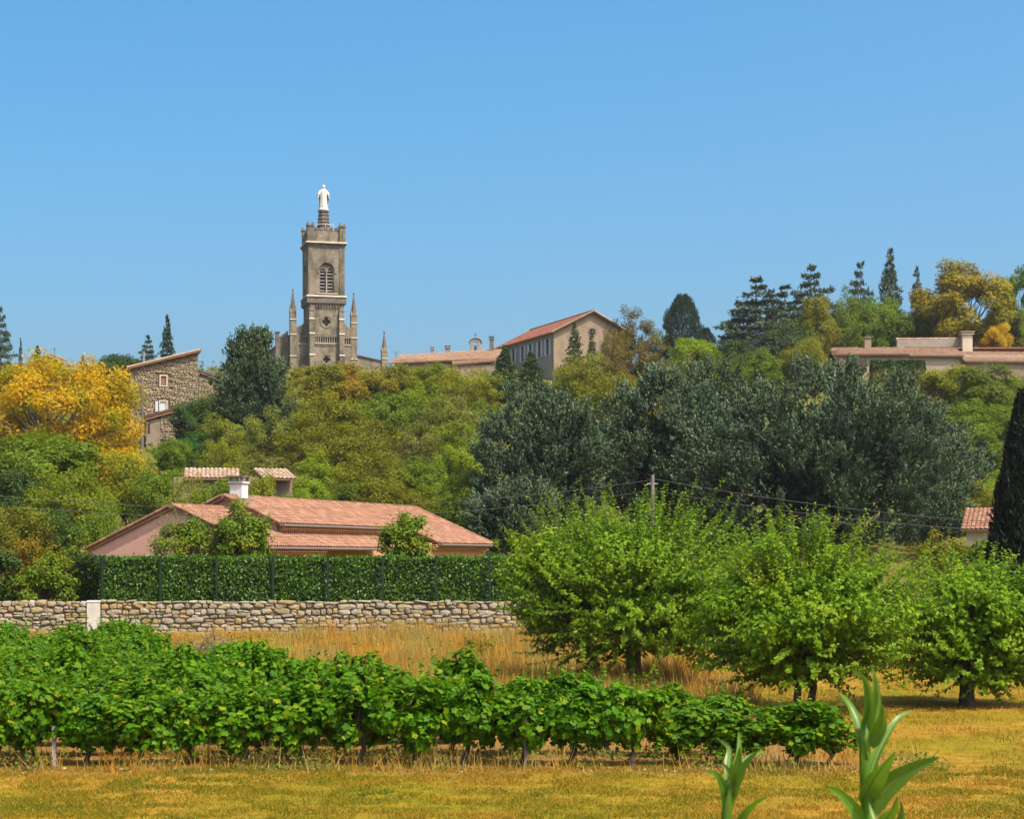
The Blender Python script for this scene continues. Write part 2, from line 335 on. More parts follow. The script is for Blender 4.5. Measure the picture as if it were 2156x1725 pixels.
# ground
def ground_mat():
    m, t, b, out = newmat('ground_field')
    tc = t.nodes.new('ShaderNodeTexCoord'); sep = t.nodes.new('ShaderNodeSeparateXYZ'); t.links.new(tc.outputs['Object'], sep.inputs[0])
    f = noise(t, .22, 5, .6); f2 = noise(t, 2.6, 5, .65); f3 = noise(t, 14, 4, .7)
    dry = ramp(t, f2, [(.3, (.22, .115, .010)), (.5, (.34, .185, .016)), (.7, (.43, .27, .045))])
    grn = ramp(t, f2, [(.3, (.12, .115, .004)), (.55, (.24, .19, .006)), (.75, (.35, .23, .012))])
    r = N(t, 'ShaderNodeMapRange'); r.inputs[1].default_value, r.inputs[2].default_value = .40, .56; t.links.new(f, r.inputs[0])
    c = mixc(t, r.outputs[0], dry, grn)
    soil = ramp(t, f3, [(.3, (.16, .085, .022)), (.55, (.31, .17, .045)), (.75, (.43, .28, .11))])
    # ploughed strip of the vineyard
    def band(a0, a1, b0, b1):
        r1 = N(t, 'ShaderNodeMapRange'); r1.inputs[1].default_value, r1.inputs[2].default_value = a0, a1
        r2 = N(t, 'ShaderNodeMapRange'); r2.inputs[1].default_value, r2.inputs[2].default_value = b1, b0
        ad = N(t, 'ShaderNodeMath', operation='MULTIPLY_ADD'); t.links.new(f2, ad.inputs[0]); ad.inputs[1].default_value = 1.6; t.links.new(sep.outputs[1], ad.inputs[2])
        t.links.new(ad.outputs[0], r1.inputs[0]); t.links.new(ad.outputs[0], r2.inputs[0])
        mu = N(t, 'ShaderNodeMath', operation='MULTIPLY'); t.links.new(r1.outputs[0], mu.inputs[0]); t.links.new(r2.outputs[0], mu.inputs[1]); return mu.outputs[0]
    rx = N(t, 'ShaderNodeMapRange'); rx.inputs[1].default_value, rx.inputs[2].default_value = 7.5, 5.5; t.links.new(sep.outputs[0], rx.inputs[0])
    bm = N(t, 'ShaderNodeMath', operation='MULTIPLY'); t.links.new(band(34.2, 35.2, 62, 66), bm.inputs[0]); t.links.new(rx.outputs[0], bm.inputs[1])
    c = mixc(t, bm.outputs[0], c, soil)
    hill = N(t, 'ShaderNodeMapRange'); hill.inputs[1].default_value, hill.inputs[2].default_value = 86, 100; t.links.new(sep.outputs[1], hill.inputs[0])
    hc = ramp(t, f2, [(.3, (.06, .08, .015)), (.5, (.14, .15, .025)), (.7, (.30, .24, .07))])
    c = mixc(t, hill.outputs[0], c, hc)
    c = mixc(t, 1.0, c, (.66, .64, .6), 'MULTIPLY')
    t.links.new(c, b.inputs['Base Color']); b.inputs['Roughness'].default_value = .97; b.inputs['Specular IOR Level'].default_value = .1
    bump(t, b, f3, .7, .06)
    return m
M['ground'] = ground_mat()

# ------------------------------------------------------------------ ground
ys = np.unique(np.concatenate([np.linspace(-300, 0, 6), np.linspace(0, 26, 27), np.arange(26, 90, .5), np.arange(90, 330, 3), np.array([340, 360, 400, 500, 700, 1000, 2000, 4000])]))
xs = np.unique(np.concatenate([np.array([-3000, -1500, -700, -400, -250, -160]), np.linspace(-120, -30, 40), np.arange(-30, 30, .6), np.linspace(30, 120, 40), np.array([160, 250, 400, 700, 1500, 3000])]))
GX, GY = np.meshgrid(xs, ys); GZ = gz(GX, GY)
nx, ny = len(xs), len(ys); idx = np.arange(nx*ny).reshape(ny, nx)
tag(link('ground', fast_mesh('ground', np.stack([GX, GY, GZ], -1).reshape(-1, 3),
    np.stack([idx[:-1, :-1], idx[:-1, 1:], idx[1:, 1:], idx[1:, :-1]], -1).reshape(-1, 4)), M['ground'], smooth=True), kind='structure')

# ------------------------------------------------------------------ foliage tools
T_DIA = (np.array([[0,0,0],[.28,.5,.07],[0,1,0],[-.28,.5,.07]]), np.array([[0,1,2],[0,2,3]]))
T_OVAL = (np.array([[0,0,0],[.27,.3,.06],[.22,.68,.05],[0,1,-.05],[-.22,.68,.05],[-.27,.3,.06]]), np.array([[0,1,2],[0,2,3],[0,3,4],[0,4,5]]))
_vl = [(0,.22,0),(.14,0,.03),(.42,.05,.06),(.36,.30,.03),(.55,.52,.05),(.27,.62,.0),(0,1,-.06),(-.27,.62,0),(-.55,.52,.05),(-.36,.30,.03),(-.42,.05,.06),(-.14,0,.03)]
T_VINE = (np.array(_vl), np.array([[0,i,i+1] for i in range(1, 11)] + [[0,11,1]]))
T_STRIP = (np.array([[-.12,0,0],[.12,0,0],[0,1,.0]]), np.array([[0,1,2]]))
T_NEED = (np.array([[0,0,0],[.14,.45,.02],[0,1,0],[-.14,.45,.02]]), np.array([[0,1,2],[0,2,3]]))
T_CLUST = (np.array([[0,0,0],[.40,.30,.08],[.06,.56,0],[.44,.86,.10],[-.14,1.04,.04],[-.46,.62,-.04]]), np.array([[0,1,2],[2,3,4],[0,2,5]]))
T_LEAF = (np.array([[0,0,0],[.30,.48,.06],[0,1,-.03],[-.30,.48,.06]]), np.array([[0,1,2],[0,2,3]]))
def unit(a): return a / (np.linalg.norm(a, axis=1, keepdims=True) + 1e-9)
def rdir(n, r=rng): return unit(r.normal(size=(n, 3)))
def scatter(P, Nn, D, S, T, flat=None):
    """P origins, Nn leaf normals, D leaf axis (made perpendicular), S sizes, T template -> V, F"""
    tv, tf = T; n = len(P)
    z = unit(Nn); y = D - (D*z).sum(1, keepdims=True)*z; y = unit(y); x = np.cross(y, z)
    V = P[:, None, :] + S[:, None, None] * (tv[None, :, 0, None]*x[:, None, :] + tv[None, :, 1, None]*y[:, None, :] + tv[None, :, 2, None]*z[:, None, :])
    F = tf[None] + (np.arange(n)*len(tv))[:, None, None]
    return V.reshape(-1, 3), F.reshape(-1, tf.shape[1])
def clumps(rg, n, c, rad, shell=.45, lump=.3, zmin=None):
    """n clump centres in a lumpy ellipsoid"""
    d = rdir(n*3, rg); L = rdir(9, rg)
    k = 1 + lump * (np.max(d @ L.T, 1) - .75) * 1.6
    r = (shell + (1-shell) * rg.random(n*3)**.7) * k
    P = np.array(c) + d * r[:, None] * np.array(rad)
    if zmin is not None: P = P[P[:, 2] > zmin]
    return P[:n]
def clump_leaves(rg, C, rc, per, size, T, c, flat=.75, up=.55, out=.6, rnd=.7, jit=.35):
    rc = np.broadcast_to(rc, (len(C),)); n = np.maximum(6, (per * (rc/rc.mean())**2).astype(int))
    i = np.repeat(np.arange(len(C)), n); m = len(i)
    d = rdir(m, rg); r = rc[i] * (.35 + .65*rg.random(m)**.6)
    P = C[i] + d * r[:, None] * np.array([1, 1, flat])
    o = unit(C[i] - np.array(c))
    Nn = d*out + o*.35 + np.array([0, 0, up]) + rg.normal(size=(m, 3))*rnd*.6
    D = rg.normal(size=(m, 3)) + d*.6 + np.array([0, 0, -.35])
    return scatter(P, Nn, D, size*(1 + jit*(rg.random(m)*2-1)), T)
def limbs(rg, C, base, fork, r0, k=26, curve=.2, n=5, stems=1, spread=.06):
    b = MB(); base = Vector(base); fork = Vector(fork)
    for s in range(stems):
        off = Vector(((s-(stems-1)/2)*spread*1.4, rg.normal()*spread*.5, 0)) if stems > 1 else Vector((0,0,0))
        mid = base.lerp(fork, .5) + Vector((rg.normal()*r0*.7, rg.normal()*r0*.7, 0)) + off*1.5
        b.tube([base + off - Vector((0,0,r0)), base + off + Vector((0,0,r0*.8)), mid, fork + off*1.2], [r0*1.5, r0*1.08, r0*.9, r0*.75], 8)
    sel = rg.permutation(len(C))[:k]
    for j in sel:
        p = Vector(C[j]); q = fork.lerp(p, .45) + Vector((rg.normal(), rg.normal(), rg.normal()*.5 + .4)) * curve * (p-fork).length * .4
        rr = r0 * (.28 + .25*rg.random())
        b.tube([fork - Vector((0,0,r0*.5)), fork.lerp(q, .55) + Vector((0,0,.02)), q, p], [rr*1.4, rr, rr*.7, rr*.15], n)
    return b
def shoots(rg, P, D, L, size, T, per=14):
    n = len(P); t = np.linspace(.08, 1, per); i = np.repeat(np.arange(n), per); tt = np.tile(t, n); m = len(i)
    Q = P[i] + D[i] * (L[i]*tt)[:, None]
    rd = unit(np.cross(D[i], rdir(m, rg))); ax = rd*.9 + D[i]*.35 + np.array([0, 0, -.25])
    Nn = D[i]*.6 + np.array([0, 0, .5]) + rg.normal(size=(m, 3))*.35
    return scatter(Q, Nn, ax, size*(1.1-.45*tt)*(.8+.4*rg.random(m)), T)
def merge(*vf):
    V = []; F = []; o = 0
    for v, f in vf: V.append(v); F.append(f + o); o += len(v)
    return np.concatenate(V), np.concatenate(F)
def plumes(rg, P, A, L, W, per, size, T=T_NEED):
    """feathery upright sprays: a spindle of cards round every axis"""
    n = len(P); i = np.repeat(np.arange(n), per); m = len(i); t = rg.random(m)
    rd = unit(np.cross(A[i], rdir(m, rg))); prof = np.sin(np.pi*(.12 + .86*t))**.8
    Q = P[i] + A[i]*(L[i]*t)[:, None] + rd*(W[i]*prof*(.5+.5*rg.random(m)))[:, None]
    ax = A[i]*1.0 + rd*.55 + rg.normal(size=(m, 3))*.25
    Nn = rd + A[i]*.25 + rg.normal(size=(m, 3))*.2
    plumes.t = t
    return scatter(Q, Nn, ax, size*(.7+.6*rg.random(m))*(1.1-.4*t), T)
# ---- normalised crowns (width 1, height 1), shared by the trees of the hillside
def make_round(seed, nc=80, per=215, size=.025, low=.05, T=T_CLUST, shell=.5, cz=.54, rz=.46, rx=.46, lump=.35, rcl=(.07, .15), flat=.8, stems=1, k=26, fork=.28, r0=.018):
    rg = np.random.default_rng(seed); C = clumps(rg, nc, (0, 0, cz), (rx*.86, rx*.86, rz*.86), shell, lump, low)
    rc = rcl[0] + (rcl[1]-rcl[0])*rg.random(len(C))**1.5
    V, F = clump_leaves(rg, C, rc, per, size, T, (0, 0, cz-.1), flat)
    kz = .985/np.percentile(V[:, 2], 99.7); kx = .49/np.percentile(np.abs(V[:, 0]), 98.5); V = V*np.array([kx, kx, kz]); C = C*np.array([kx, kx, kz])
    return fast_mesh('crown', V, F), limbs(rg, C, (0, 0, 0), (0, 0, fork), r0, k, stems=stems).mesh('trunk')
CR = {}
CR['round'] = [make_round(100+i) for i in range(4)]
CR['loose'] = [make_round(200+i, 60, 130, .021, .14, T_CLUST, .25, .56, .44, .44, .6, (.05, .11), .9, 2, 40, .35, .014) for i in range(4)]
CR['tall'] = [make_round(300+i, 70, 160, .023, .05, T_CLUST, .4, .53, .47, .42, .5, (.06, .12), 1.0, 1, 34, .3, .016) for i in range(3)]
CR['fuzzy'] = [make_round(400+i, 90, 165, .022, .05, T_CLUST, .4, .54, .46, .46, .4, (.07, .14), .9, 2, 36, .2, .012) for i in range(3)]
def make_conifer(seed, prof, nl=22, nb=6, z0=.08, droop=.12, rise=.0, size=.05, dens=26, flatk=.35, width=.5, jz=.006, tuft=1.0):
    rg = np.random.default_rng(seed); b = MB(); b.tube([(0,0,-.01), (0,0,.5), (0,0,.99)], [.022, .014, .002], 6)
    Ps = []; Ds = []; Ns = []
    for l in range(nl):
        z = z0 + (1-z0)*(l/(nl-1))**.95 * .985
        for j in range(nb if l < nl-3 else 4):
            L = width * prof(z) * (.62 + .5*rg.random())
            if L < .006: L = .006
            a = 2*math.pi*(j + rg.random()*.8)/nb + l*.9; h = np.array([math.cos(a), math.sin(a), 0]); s = np.array([-h[1], h[0], 0])
            zz = z + rg.normal()*.008
            dr = droop*(.7+.6*rg.random())
            cur = lambda t: h*L*t + np.array([0, 0, zz + rise*L*t - dr*L*t*t*1.6])
            if L > .06: b.tube([tuple(cur(t)) for t in (0, .35, .7, 1)], [.006*(L/width+.3), .004*(L/width+.3), .0025*(L/width+.3), .0008], 4)
            m = max(5, int(dens*(.3 + L/width)))
            t = .15 + .87*rg.random(m)**.75; lat = rg.normal(size=m)*flatk*L*(1.08-t)*.75
            P = np.array([cur(x) for x in t]) + s*lat[:, None]; P[:, 2] += rg.normal(size=m)*jz - np.abs(lat)*.12
            Ps.append(P); Ds.append(h*.9 + s*np.sign(lat)[:, None]*.6 + rg.normal(size=(m, 3))*.35 + np.array([0, 0, .25*tuft])); Ns.append(rg.normal(size=(m, 3))*.5 + np.array([0, 0, .9]) + h*.3)
    P = np.concatenate(Ps); V, F = scatter(P, np.concatenate(Ns), np.concatenate(Ds), size*(.6+.7*rg.random(len(P))), T_CLUST)
    return fast_mesh('crown', V, F), b.mesh('trunk')
CR['spire'] = [make_conifer(500+i, lambda z: max(.02, (1-z))**.8, 19, 8, .06, .10, .02, .044, 40, .45, .5, .005) for i in range(2)]
CR['spire_slim'] = [make_conifer(520+i, lambda z: max(.02, (1-z))**.7*.8, 19, 7, .06, .08, .10, .042, 32, .45, .5, .005) for i in range(2)]
CR['cedar'] = [make_conifer(540+i, lambda z: max(.10, 1-z*z*.9)*(.62+.38*abs(math.sin(z*(15+3*i)))), 11, 7, .15, .03, .12, .036, 120, .55, .60, .006) for i in range(3)]
def make_column(seed, n=1500, per=7, taper=.55, tip=1.0):
    rg = np.random.default_rng(seed); z = rg.random(n)**.9; a = rg.random(n)*2*math.pi
    env = np.minimum(1, (z/.12)**.5) * np.clip((1.03-z)/taper, 0, 1)**.62 * (1 + .13*np.sin(3*a + z*14) + .09*np.sin(7*a - 20*z))
    r = .46*env*(.55+.45*rg.random(n)**.5); P = np.stack([r*np.cos(a), r*np.sin(a), z*.93], 1)
    A = unit(np.stack([np.cos(a)*.35, np.sin(a)*.35, np.ones(n)], 1)); V, F = plumes(rg, P, A, np.full(n, .07), np.full(n, .05), per, .045)
    b = MB(); b.tube([(0,0,-.01), (0,0,.9)], [.05, .01], 6)
    return fast_mesh('crown', V, F), b.mesh('trunk')
CR['column'] = [make_column(600+i, 2600, 9, .34) for i in range(2)]
CR['big'] = [make_round(650+i, 110, 190, .024, .12, T_CLUST, .45, .56, .44, .47, .35, (.05, .11), .8, 1, 60, .3, .02) for i in range(2)]
_used = {}
def tree(name, kind, u, vtop, wpx, Y, mat, label, cat='tree', group=None, bark='bark', vb=None, rz=None):
    X = (u-CU)*Y/FPX; zb = gzf(X, Y) - .05; H = CAMZ + (HV-vtop)*Y/FPX - zb; W = wpx*Y/FPX
    want = 1.12 if kind in ('loose', 'fuzzy', 'tall') else 1.0
    while H < want*W and Y > (106 if u < 330 else 119):          # stand further down the slope so that the tree is as tall as it is wide
        Y -= 1.5; X = (u-CU)*Y/FPX; zb = gzf(X, Y) - .05; H = CAMZ + (HV-vtop)*Y/FPX - zb; W = wpx*Y/FPX
    k = _used.get(kind, 0); _used[kind] = k + 1; cme, tme = CR[kind][k % len(CR[kind])]
    t = thing(name, label, cat, (X, Y, zb), rz if rz is not None else rng.random()*6.28, group, (W*1.04, W*1.04, H*1.0))
    link('crown', cme, M[mat], t); link('trunk', tme, M[bark], t)
    return t

# ------------------------------------------------------------------ roof and masonry tools
def _tile_tpl(nseg=5, h=.30):
    a = np.linspace(math.pi, 0, nseg+1)
    lo = np.stack([.5*np.cos(a), np.zeros(nseg+1), h*np.sin(a)+.10], 1); hi = np.stack([.42*np.cos(a), np.full(nseg+1, 1.15), h*.9*np.sin(a)-.04], 1)
    V = np.concatenate([lo, hi]); m = nseg+1
    F = np.array([[i, i+1, m+i+1, m+i] for i in range(nseg)]); return V, F
TPL_CANAL = _tile_tpl(3)
_rx = np.array([[-.5,0],[-.06,0],[.08,.13],[.26,.18],[.43,.12],[.5,.0]])
TPL_ROMAN = (np.concatenate([np.stack([_rx[:,0], np.zeros(6), _rx[:,1]+.12], 1), np.stack([_rx[:,0], np.full(6, 1.1), _rx[:,1]], 1), np.stack([_rx[:,0], np.zeros(6), _rx[:,1]+.02], 1)]),
             np.array([[i, i+1, 7+i, 6+i] for i in range(5)] + [[12+i, 13+i, i+1, i] for i in range(5)]))
def tile_grid(O, e, s, Le, Ls, tw, tl, mask=None):
    O, e, s = (np.array(x, float) for x in (O, e, s)); e /= np.linalg.norm(e); s /= np.linalg.norm(s)
    nc = max(1, round(Le/tw)); nr = max(1, round(Ls/tl)); tw = Le/nc; tl = Ls/nr
    I, J = np.meshgrid(np.arange(nc), np.arange(nr)); I = I.ravel(); J = J.ravel()
    a = (I+.5)*tw; b = J*tl
    if mask is not None: k = mask(a, b+tl*.5); a, b = a[k], b[k]
    return O + a[:, None]*e + b[:, None]*s, e, s, tw, tl
def tile_join(P, e, s, tw, tl, tpl, jit=.012, up=.02):
    n = np.cross(e, s); n = n/np.linalg.norm(n)
    if n[2] < 0: n = -n
    V, F = tpl; m = len(P); j = rng.normal(size=(m, 3))*jit
    W = P[:, None, :] + j[:, None, :]*.5 + n*up + (V[None, :, 0, None]*tw*1.0)*e + (V[None, :, 1, None]*tl)*s + (V[None, :, 2, None]*tw)*n
    return W.reshape(-1, 3), (F[None] + (np.arange(m)*len(V))[:, None, None]).reshape(-1, F.shape[1])
def slab(O, e, s, Le, Ls, th=.10):
    O, e, s = (Vector(x) for x in (O, e, s)); e.normalize(); s.normalize(); n = e.cross(s)
    if n.z < 0: n = -n
    P = [O, O+e*Le, O+e*Le+s*Ls, O+s*Ls]; b = MB()
    return b.add([p - n*th for p in P] + P, [(0,3,2,1),(4,5,6,7),(0,1,5,4),(1,2,6,5),(2,3,7,6),(3,0,4,7)])
def far_roof(root, O, e, s, Le, Ls, mat='tile_old', under='wood_trim', tw=.26, tl=.48, mask=None):
    r = slab(O, e, s, Le, Ls).build('roof', M[under], root)
    P, e, s, tw, tl = tile_grid(O, e, s, Le, Ls, tw, tl, mask)
    f = link('roof_tile_field', fast_mesh('roof_tile_field', *tile_join(P, e, s, tw, tl, TPL_CANAL)), M[mat], r); f['kind'] = 'stuff'
    return r
def cap_row(A, B, r, step=.40, n=6):       # ridge tiles as one joined row
    A, B = Vector(A), Vector(B); L = (B-A).length; k = max(2, int(L/step)); d = (B-A)/k; b = MB()
    for i in range(k): b.tube([A+d*i-d*.04, A+d*(i+1.06)], [r*1.08, r*.9], n)
    return b
def stone_mesh(seed):
    rg = np.random.default_rng(seed); k = 9; V = []
    ang = np.sort((np.arange(k) + rg.uniform(-.22, .22, k))/k*2*math.pi)
    sq = 1/np.maximum(np.abs(np.cos(ang)), np.abs(np.sin(ang)))**.78*(.5+rg.uniform(-.055, .01, k))
    for y, f in ((.5, .97), (-.12, 1.0), (-.36, .93), (-.5, .70)):
        V += [(math.cos(a)*q*f, y + rg.normal()*.03, math.sin(a)*q*f) for a, q in zip(ang, sq)]
    V.append((rg.normal()*.1, -.55, rg.normal()*.1)); F = []
    for r in range(3): F += [(r*k+i, r*k+(i+1) % k, (r+1)*k+(i+1) % k, (r+1)*k+i) for i in range(k)]
    F += [(3*k+i, 3*k+(i+1) % k, 4*k) for i in range(k)]
    return V, F
STV = [stone_mesh(40+i) for i in range(14)]
def pack_stones(rg, x0, x1, top, wr, hr, res=.04):
    """rubble in wavering courses, joints staggered, some stones split or stretched; returns (cx, cz, w, h)"""
    out = []; zt = max(top(x0+(x1-x0)*k/40) for k in range(41)); z = 0.0; row = 0
    while z < zt - hr[0]*.5:
        h = rg.uniform(*hr)
        if zt - (z+h) < hr[0]*.8: h = zt - z
        x = x0 - rg.random()*wr[0]
        while x < x1 - .02:
            w_ = rg.uniform(*wr)*(1.5 if rg.random() < .10 else 1)
            if x1 - (x+w_) < wr[0]*.6: w_ = x1 - x
            a, b_ = max(x, x0), x + w_; cx = (a+b_)/2; ww = b_-a; wob = .035*math.sin(cx*2.3+row*1.7) + .02*math.sin(cx*5.9+row)
            t_ = top(cx); z0 = z + (wob if z > 0 else 0); z1 = min(z + h + wob, t_)
            if z1 - z0 > hr[0]*.45 and ww > .05:
                q = rg.random()
                if q < .26 and z1-z0 > hr[0]*1.5:
                    f = rg.uniform(.38, .62); m = z0 + (z1-z0)*f; g = rg.uniform(.35, .65)
                    out.append((cx, (z0+m)/2, ww, m-z0))
                    if rg.random() < .5 and ww > wr[0]*1.4: out += [(a+ww*g/2, (m+z1)/2, ww*g, z1-m), (a+ww*(1+g)/2, (m+z1)/2, ww*(1-g), z1-m)]
                    else: out.append((cx, (m+z1)/2, ww, z1-m))
                else:
                    dz = rg.uniform(-.02, .03); out.append((cx, (z0+z1)/2+dz, ww*rg.uniform(.96, 1.05), (z1-z0)*rg.uniform(.92, 1.12)))
            x = b_
        z += h; row += 1
    return out
def lay_stones(root, stones, y, depth, mo, ms, limit=300, gap=.94, jit=.03, name='stone'):
    stones = sorted(stones, key=lambda s: -s[2]*s[3]); rest = MB(); rg = np.random.default_rng(5)
    if not hasattr(lay_stones, 'me'):
        lay_stones.me = []
        for V, F in STV:
            b = MB(); b.add(V, F); lay_stones.me.append(b.mesh('stone'))
    for k, (cx, cz, w_, h_) in enumerate(stones):
        i = int(rg.integers(14)); mt = Matrix.Translation((cx, y - rg.random()*jit, cz)) @ Matrix.Rotation(rg.normal()*.09, 4, 'Y') @ Matrix.Diagonal((w_*gap*(1 if rg.random() > .5 else -1), depth, h_*gap, 1))
        if k < limit:
            o = link(name, lay_stones.me[i], M[mo], root); o.matrix_local = mt
        else: rest.add(*STV[i], mt)
    if rest.v: rest.build('small_stone_field', M[ms], root)['kind'] = 'stuff'

# ------------------------------------------------------------------ church
CY = 283.0
CL = at(687.4, 779, CY)
church = thing('church', 'grey stone church with tall square belfry tower and spired pinnacles on the hilltop', 'church', tuple(CL), R(15))
st, pale, dk = M['church'], M['church_pale'], M['church_dark']
def sides(b, h, y0, z0, z1, t=.5):                 # three other walls of a square stage, front left open
    b.box(-h, -h+t, y0+t, y0+2*h-t, z0, z1); b.box(h-t, h, y0+t, y0+2*h-t, z0, z1); b.box(-h, h, y0+2*h-t, y0+2*h, z0, z1); return b
h = 2.62; b = MB()
arc_front = rect(-1.72, 1.72, 4.05, 4.95)
b.plate([(-h, -7), (h, -7), (h, 9.65), (-h, 9.65)], [quatrefoil(0, 7.2, .66), arc_front, quatrefoil(0, 1.55, .55), arch(0, 1.7, -6.9, -3.2)], .1, .6)
sides(b, h, .1, -7, 9.65); b.build('lower_tower_wall', st, church)
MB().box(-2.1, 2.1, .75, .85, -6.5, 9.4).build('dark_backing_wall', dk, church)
for cz, r in ((7.2, .66), (1.55, .55)):
    ring = MB(); ring.plate([(r*1.45*math.cos(a), cz+r*1.45*math.sin(a)) for a in np.linspace(0, 2*math.pi, 24)[:-1]], [[(r*1.2*math.cos(a), cz+r*1.2*math.sin(a)) for a in np.linspace(0, 2*math.pi, 24)[:-1]]], .02, .12)
    ring.build('rose_window_moulding', st, church)
for x in np.linspace(-1.55, 1.55, 10):             # blind arcade on the tower front
    b = MB(); b.lathe([(.09, 4.05), (.055, 4.14), (.055, 4.72), (.10, 4.82), (.10, 4.95)], 8, x, .22); b.build('arcade_column', pale, church)
MB().box(-1.85, 1.85, -.06, .097, 3.86, 4.03).build('arcade_sill', pale, church)
for x in np.linspace(-1.5, 1.5, 9): MB().box(x-.09, x+.09, -.02, .097, 3.55, 3.84).build('corbel', st, church)
def buttress(x, y, w_, steps, top, parent=church):
    b = MB(); z0 = -7
    for z1, p in steps:
        b.box(x-w_/2, x+w_/2, y-p, y+.05, z0, z1); z0 = z1
    p = steps[-1][1]
    b.plate([(x-w_/2-.05, z0+.003), (x+w_/2+.05, z0+.003), (x, z0+top)], (), y-p-.06, y+.04)
    o = b.build('buttress', st, parent)
    for (z1, p1), (z2, p2) in zip(steps[:-1], steps[1:]):
        c = MB(); c.add([(x-w_/2-.05, y-p1-.07, z1-.02), (x+w_/2+.05, y-p1-.07, z1-.02), (x+w_/2+.05, y-p2+.002, z1+.16), (x-w_/2-.05, y-p2+.002, z1+.16), (x-w_/2-.05, y-p1-.07, z1-.10), (x+w_/2+.05, y-p1-.07, z1-.10), (x-w_/2-.05, y-p2+.002, z1-.10), (x+w_/2+.05, y-p2+.002, z1-.10)],
              [(0,1,2,3), (0,4,5,1), (0,3,6,4), (1,5,7,2)]); c.build('weathering_slab', pale, o)
    return o
for x in (-2.24, 2.24): buttress(x, .1, .76, [(2.1, 1.0), (5.3, .8), (7.5, .62), (8.75, .5)], .85)
# belt between the stages
b = MB(); b.frustum((2.72, 2.72), (2.95, 2.95), 9.65, 9.95, 0, 2.72); b.frustum((2.95, 2.95), (2.95, 2.95), 9.953, 10.85, 0, 2.72); b.build('belt_course', dk, church)
MB().frustum((3.08, 3.08), (2.9, 2.9), 10.853, 11.12, 0, 2.72).build('string_course', pale, church)
for x in np.linspace(-2.3, 2.3, 12): MB().box(x-.1, x+.1, -.12, .097, 9.25, 9.64).build('corbel', st, church)
# belfry stage
h = 2.70
for side in (0, 1, 2):
    Mx = Matrix.Translation((0, 2.72, 0)) @ Matrix.Rotation((0, -math.pi/2, math.pi/2)[side], 4, 'Z') @ Matrix.Translation((0, -2.72, 0))
    b = MB(); b.plate([(-h+(.45 if side else 0), 11.12), (h-(.45 if side else 0), 11.12), (h-(.45 if side else 0), 18.2), (-h+(.45 if side else 0), 18.2)], [arch(0, 2.25, 11.5, 14.75, 13)], 0, .22, Mx); b.build('belfry_wall', st, church)
    b = MB(); b.plate([(-1.5, 11.3), (1.5, 11.3), (1.5, 16.4), (-1.5, 16.4)], [arch(-.56, .80, 11.6, 14.75), arch(.56, .80, 11.6, 14.75)], .223, .45, Mx); b.build('window_tracery', st, church)
    hood = MB(); hood.plate([p for p in arch(0, 2.95, 14.4, 14.75, 13)], [[(x*.999, z+.003) for x, z in arch(0, 2.5, 14.4, 14.75, 13)]], -.10, -.003, Mx); hood.build('window_hood', st, church)
    c = MB(); c.lathe([(.14, 11.55), (.09, 11.7), (.09, 14.5), (.16, 14.7), (.16, 14.8)], 8, 0, .12, Mx); c.build('window_column', pale, church)
    for sx in (-.56, .56):
        for k in range(7):
            z = 11.75 + k*.5; c = MB(); c.add([(sx-.40, .27, z), (sx+.40, .27, z), (sx+.40, .60, z+.30), (sx-.40, .60, z+.30), (sx-.40, .27, z+.06), (sx+.40, .27, z+.06), (sx+.40, .60, z+.36), (sx-.40, .60, z+.36)],
                    [(0,3,2,1),(4,5,6,7),(0,1,5,4),(2,3,7,6)], Mx); c.build('louvre_slat', M['louvre'], church)
    MB().box(-1.6, 1.6, -.12, .35, 11.30, 11.48, Mx).build('window_sill', pale, church)
b = MB(); b.box(-2.7, 2.7, 4.95, 5.42, 11.12, 18.2); b.box(-2.2, 2.2, 1.0, 4.4, 11.2, 11.5); b.build('belfry_back_wall', st, church)
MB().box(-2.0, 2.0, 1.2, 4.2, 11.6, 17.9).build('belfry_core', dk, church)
for sx in (-1, 1):
    for sy in (0, 1):
        MB().box(sx*2.36-.38, sx*2.36+.38, (-.09 if not sy else 4.77), (.67 if not sy else 5.53), 11.125, 18.19).build('corner_pilaster', st, church)
b = MB(); b.frustum((2.78, 2.78), (2.78, 2.78), 18.2, 18.5, 0, 2.72); b.frustum((2.84, 2.84), (3.02, 3.02), 18.503, 18.85, 0, 2.72); b.build('cornice', dk, church)
MB().frustum((3.16, 3.16), (3.05, 3.05), 18.853, 19.1, 0, 2.72).build('cornice_slab', pale, church)
for x in np.linspace(-2.3, 2.3, 11): MB().box(x-.1, x+.1, -.02, .1, 17.85, 18.19).build('corbel', dk, church)
b = MB(); h = 2.52
for Mx in [Matrix.Translation((0, 2.72, 0)) @ Matrix.Rotation(math.pi/2*k, 4, 'Z') for k in range(4)]:
    b.box(-h, h-.35, -h, -h+.35, 19.1, 20.85, Mx)
b.build('parapet', st, church)
for k in range(4):
    Mx = Matrix.Translation((0, 2.72, 0)) @ Matrix.Rotation(math.pi/2*k, 4, 'Z')
    for x in (-1.55, -.78, 0, .78, 1.55): MB().box(x-.22, x+.22, -h-.06, -h+.38, 20.853, 21.28, Mx).build('merlon', dk, church)
    c = MB(); c.frustum((.44, .44), (.44, .44), 19.103, 21.35, -2.42, -2.42, Mx); c.frustum((.54, .54), (.54, .54), 21.353, 21.55, -2.42, -2.42, Mx)
    for ax, ay in ((-.36, -.36), (.36, -.36), (.36, .36), (-.36, .36)): c.frustum((.14, .14), (.10, .10), 21.553, 21.95, -2.42+ax, -2.42+ay, Mx)
    c.build('corner_turret', st if k % 2 else dk, church)
MB().box(-2.15, 2.15, .55, 4.85, 19.1, 19.6).build('tower_roof', dk, church)
c = MB(); prof = [(1.5, 19.6), (1.5, 20.3), (1.12, 20.6), (1.02, 21.3)]
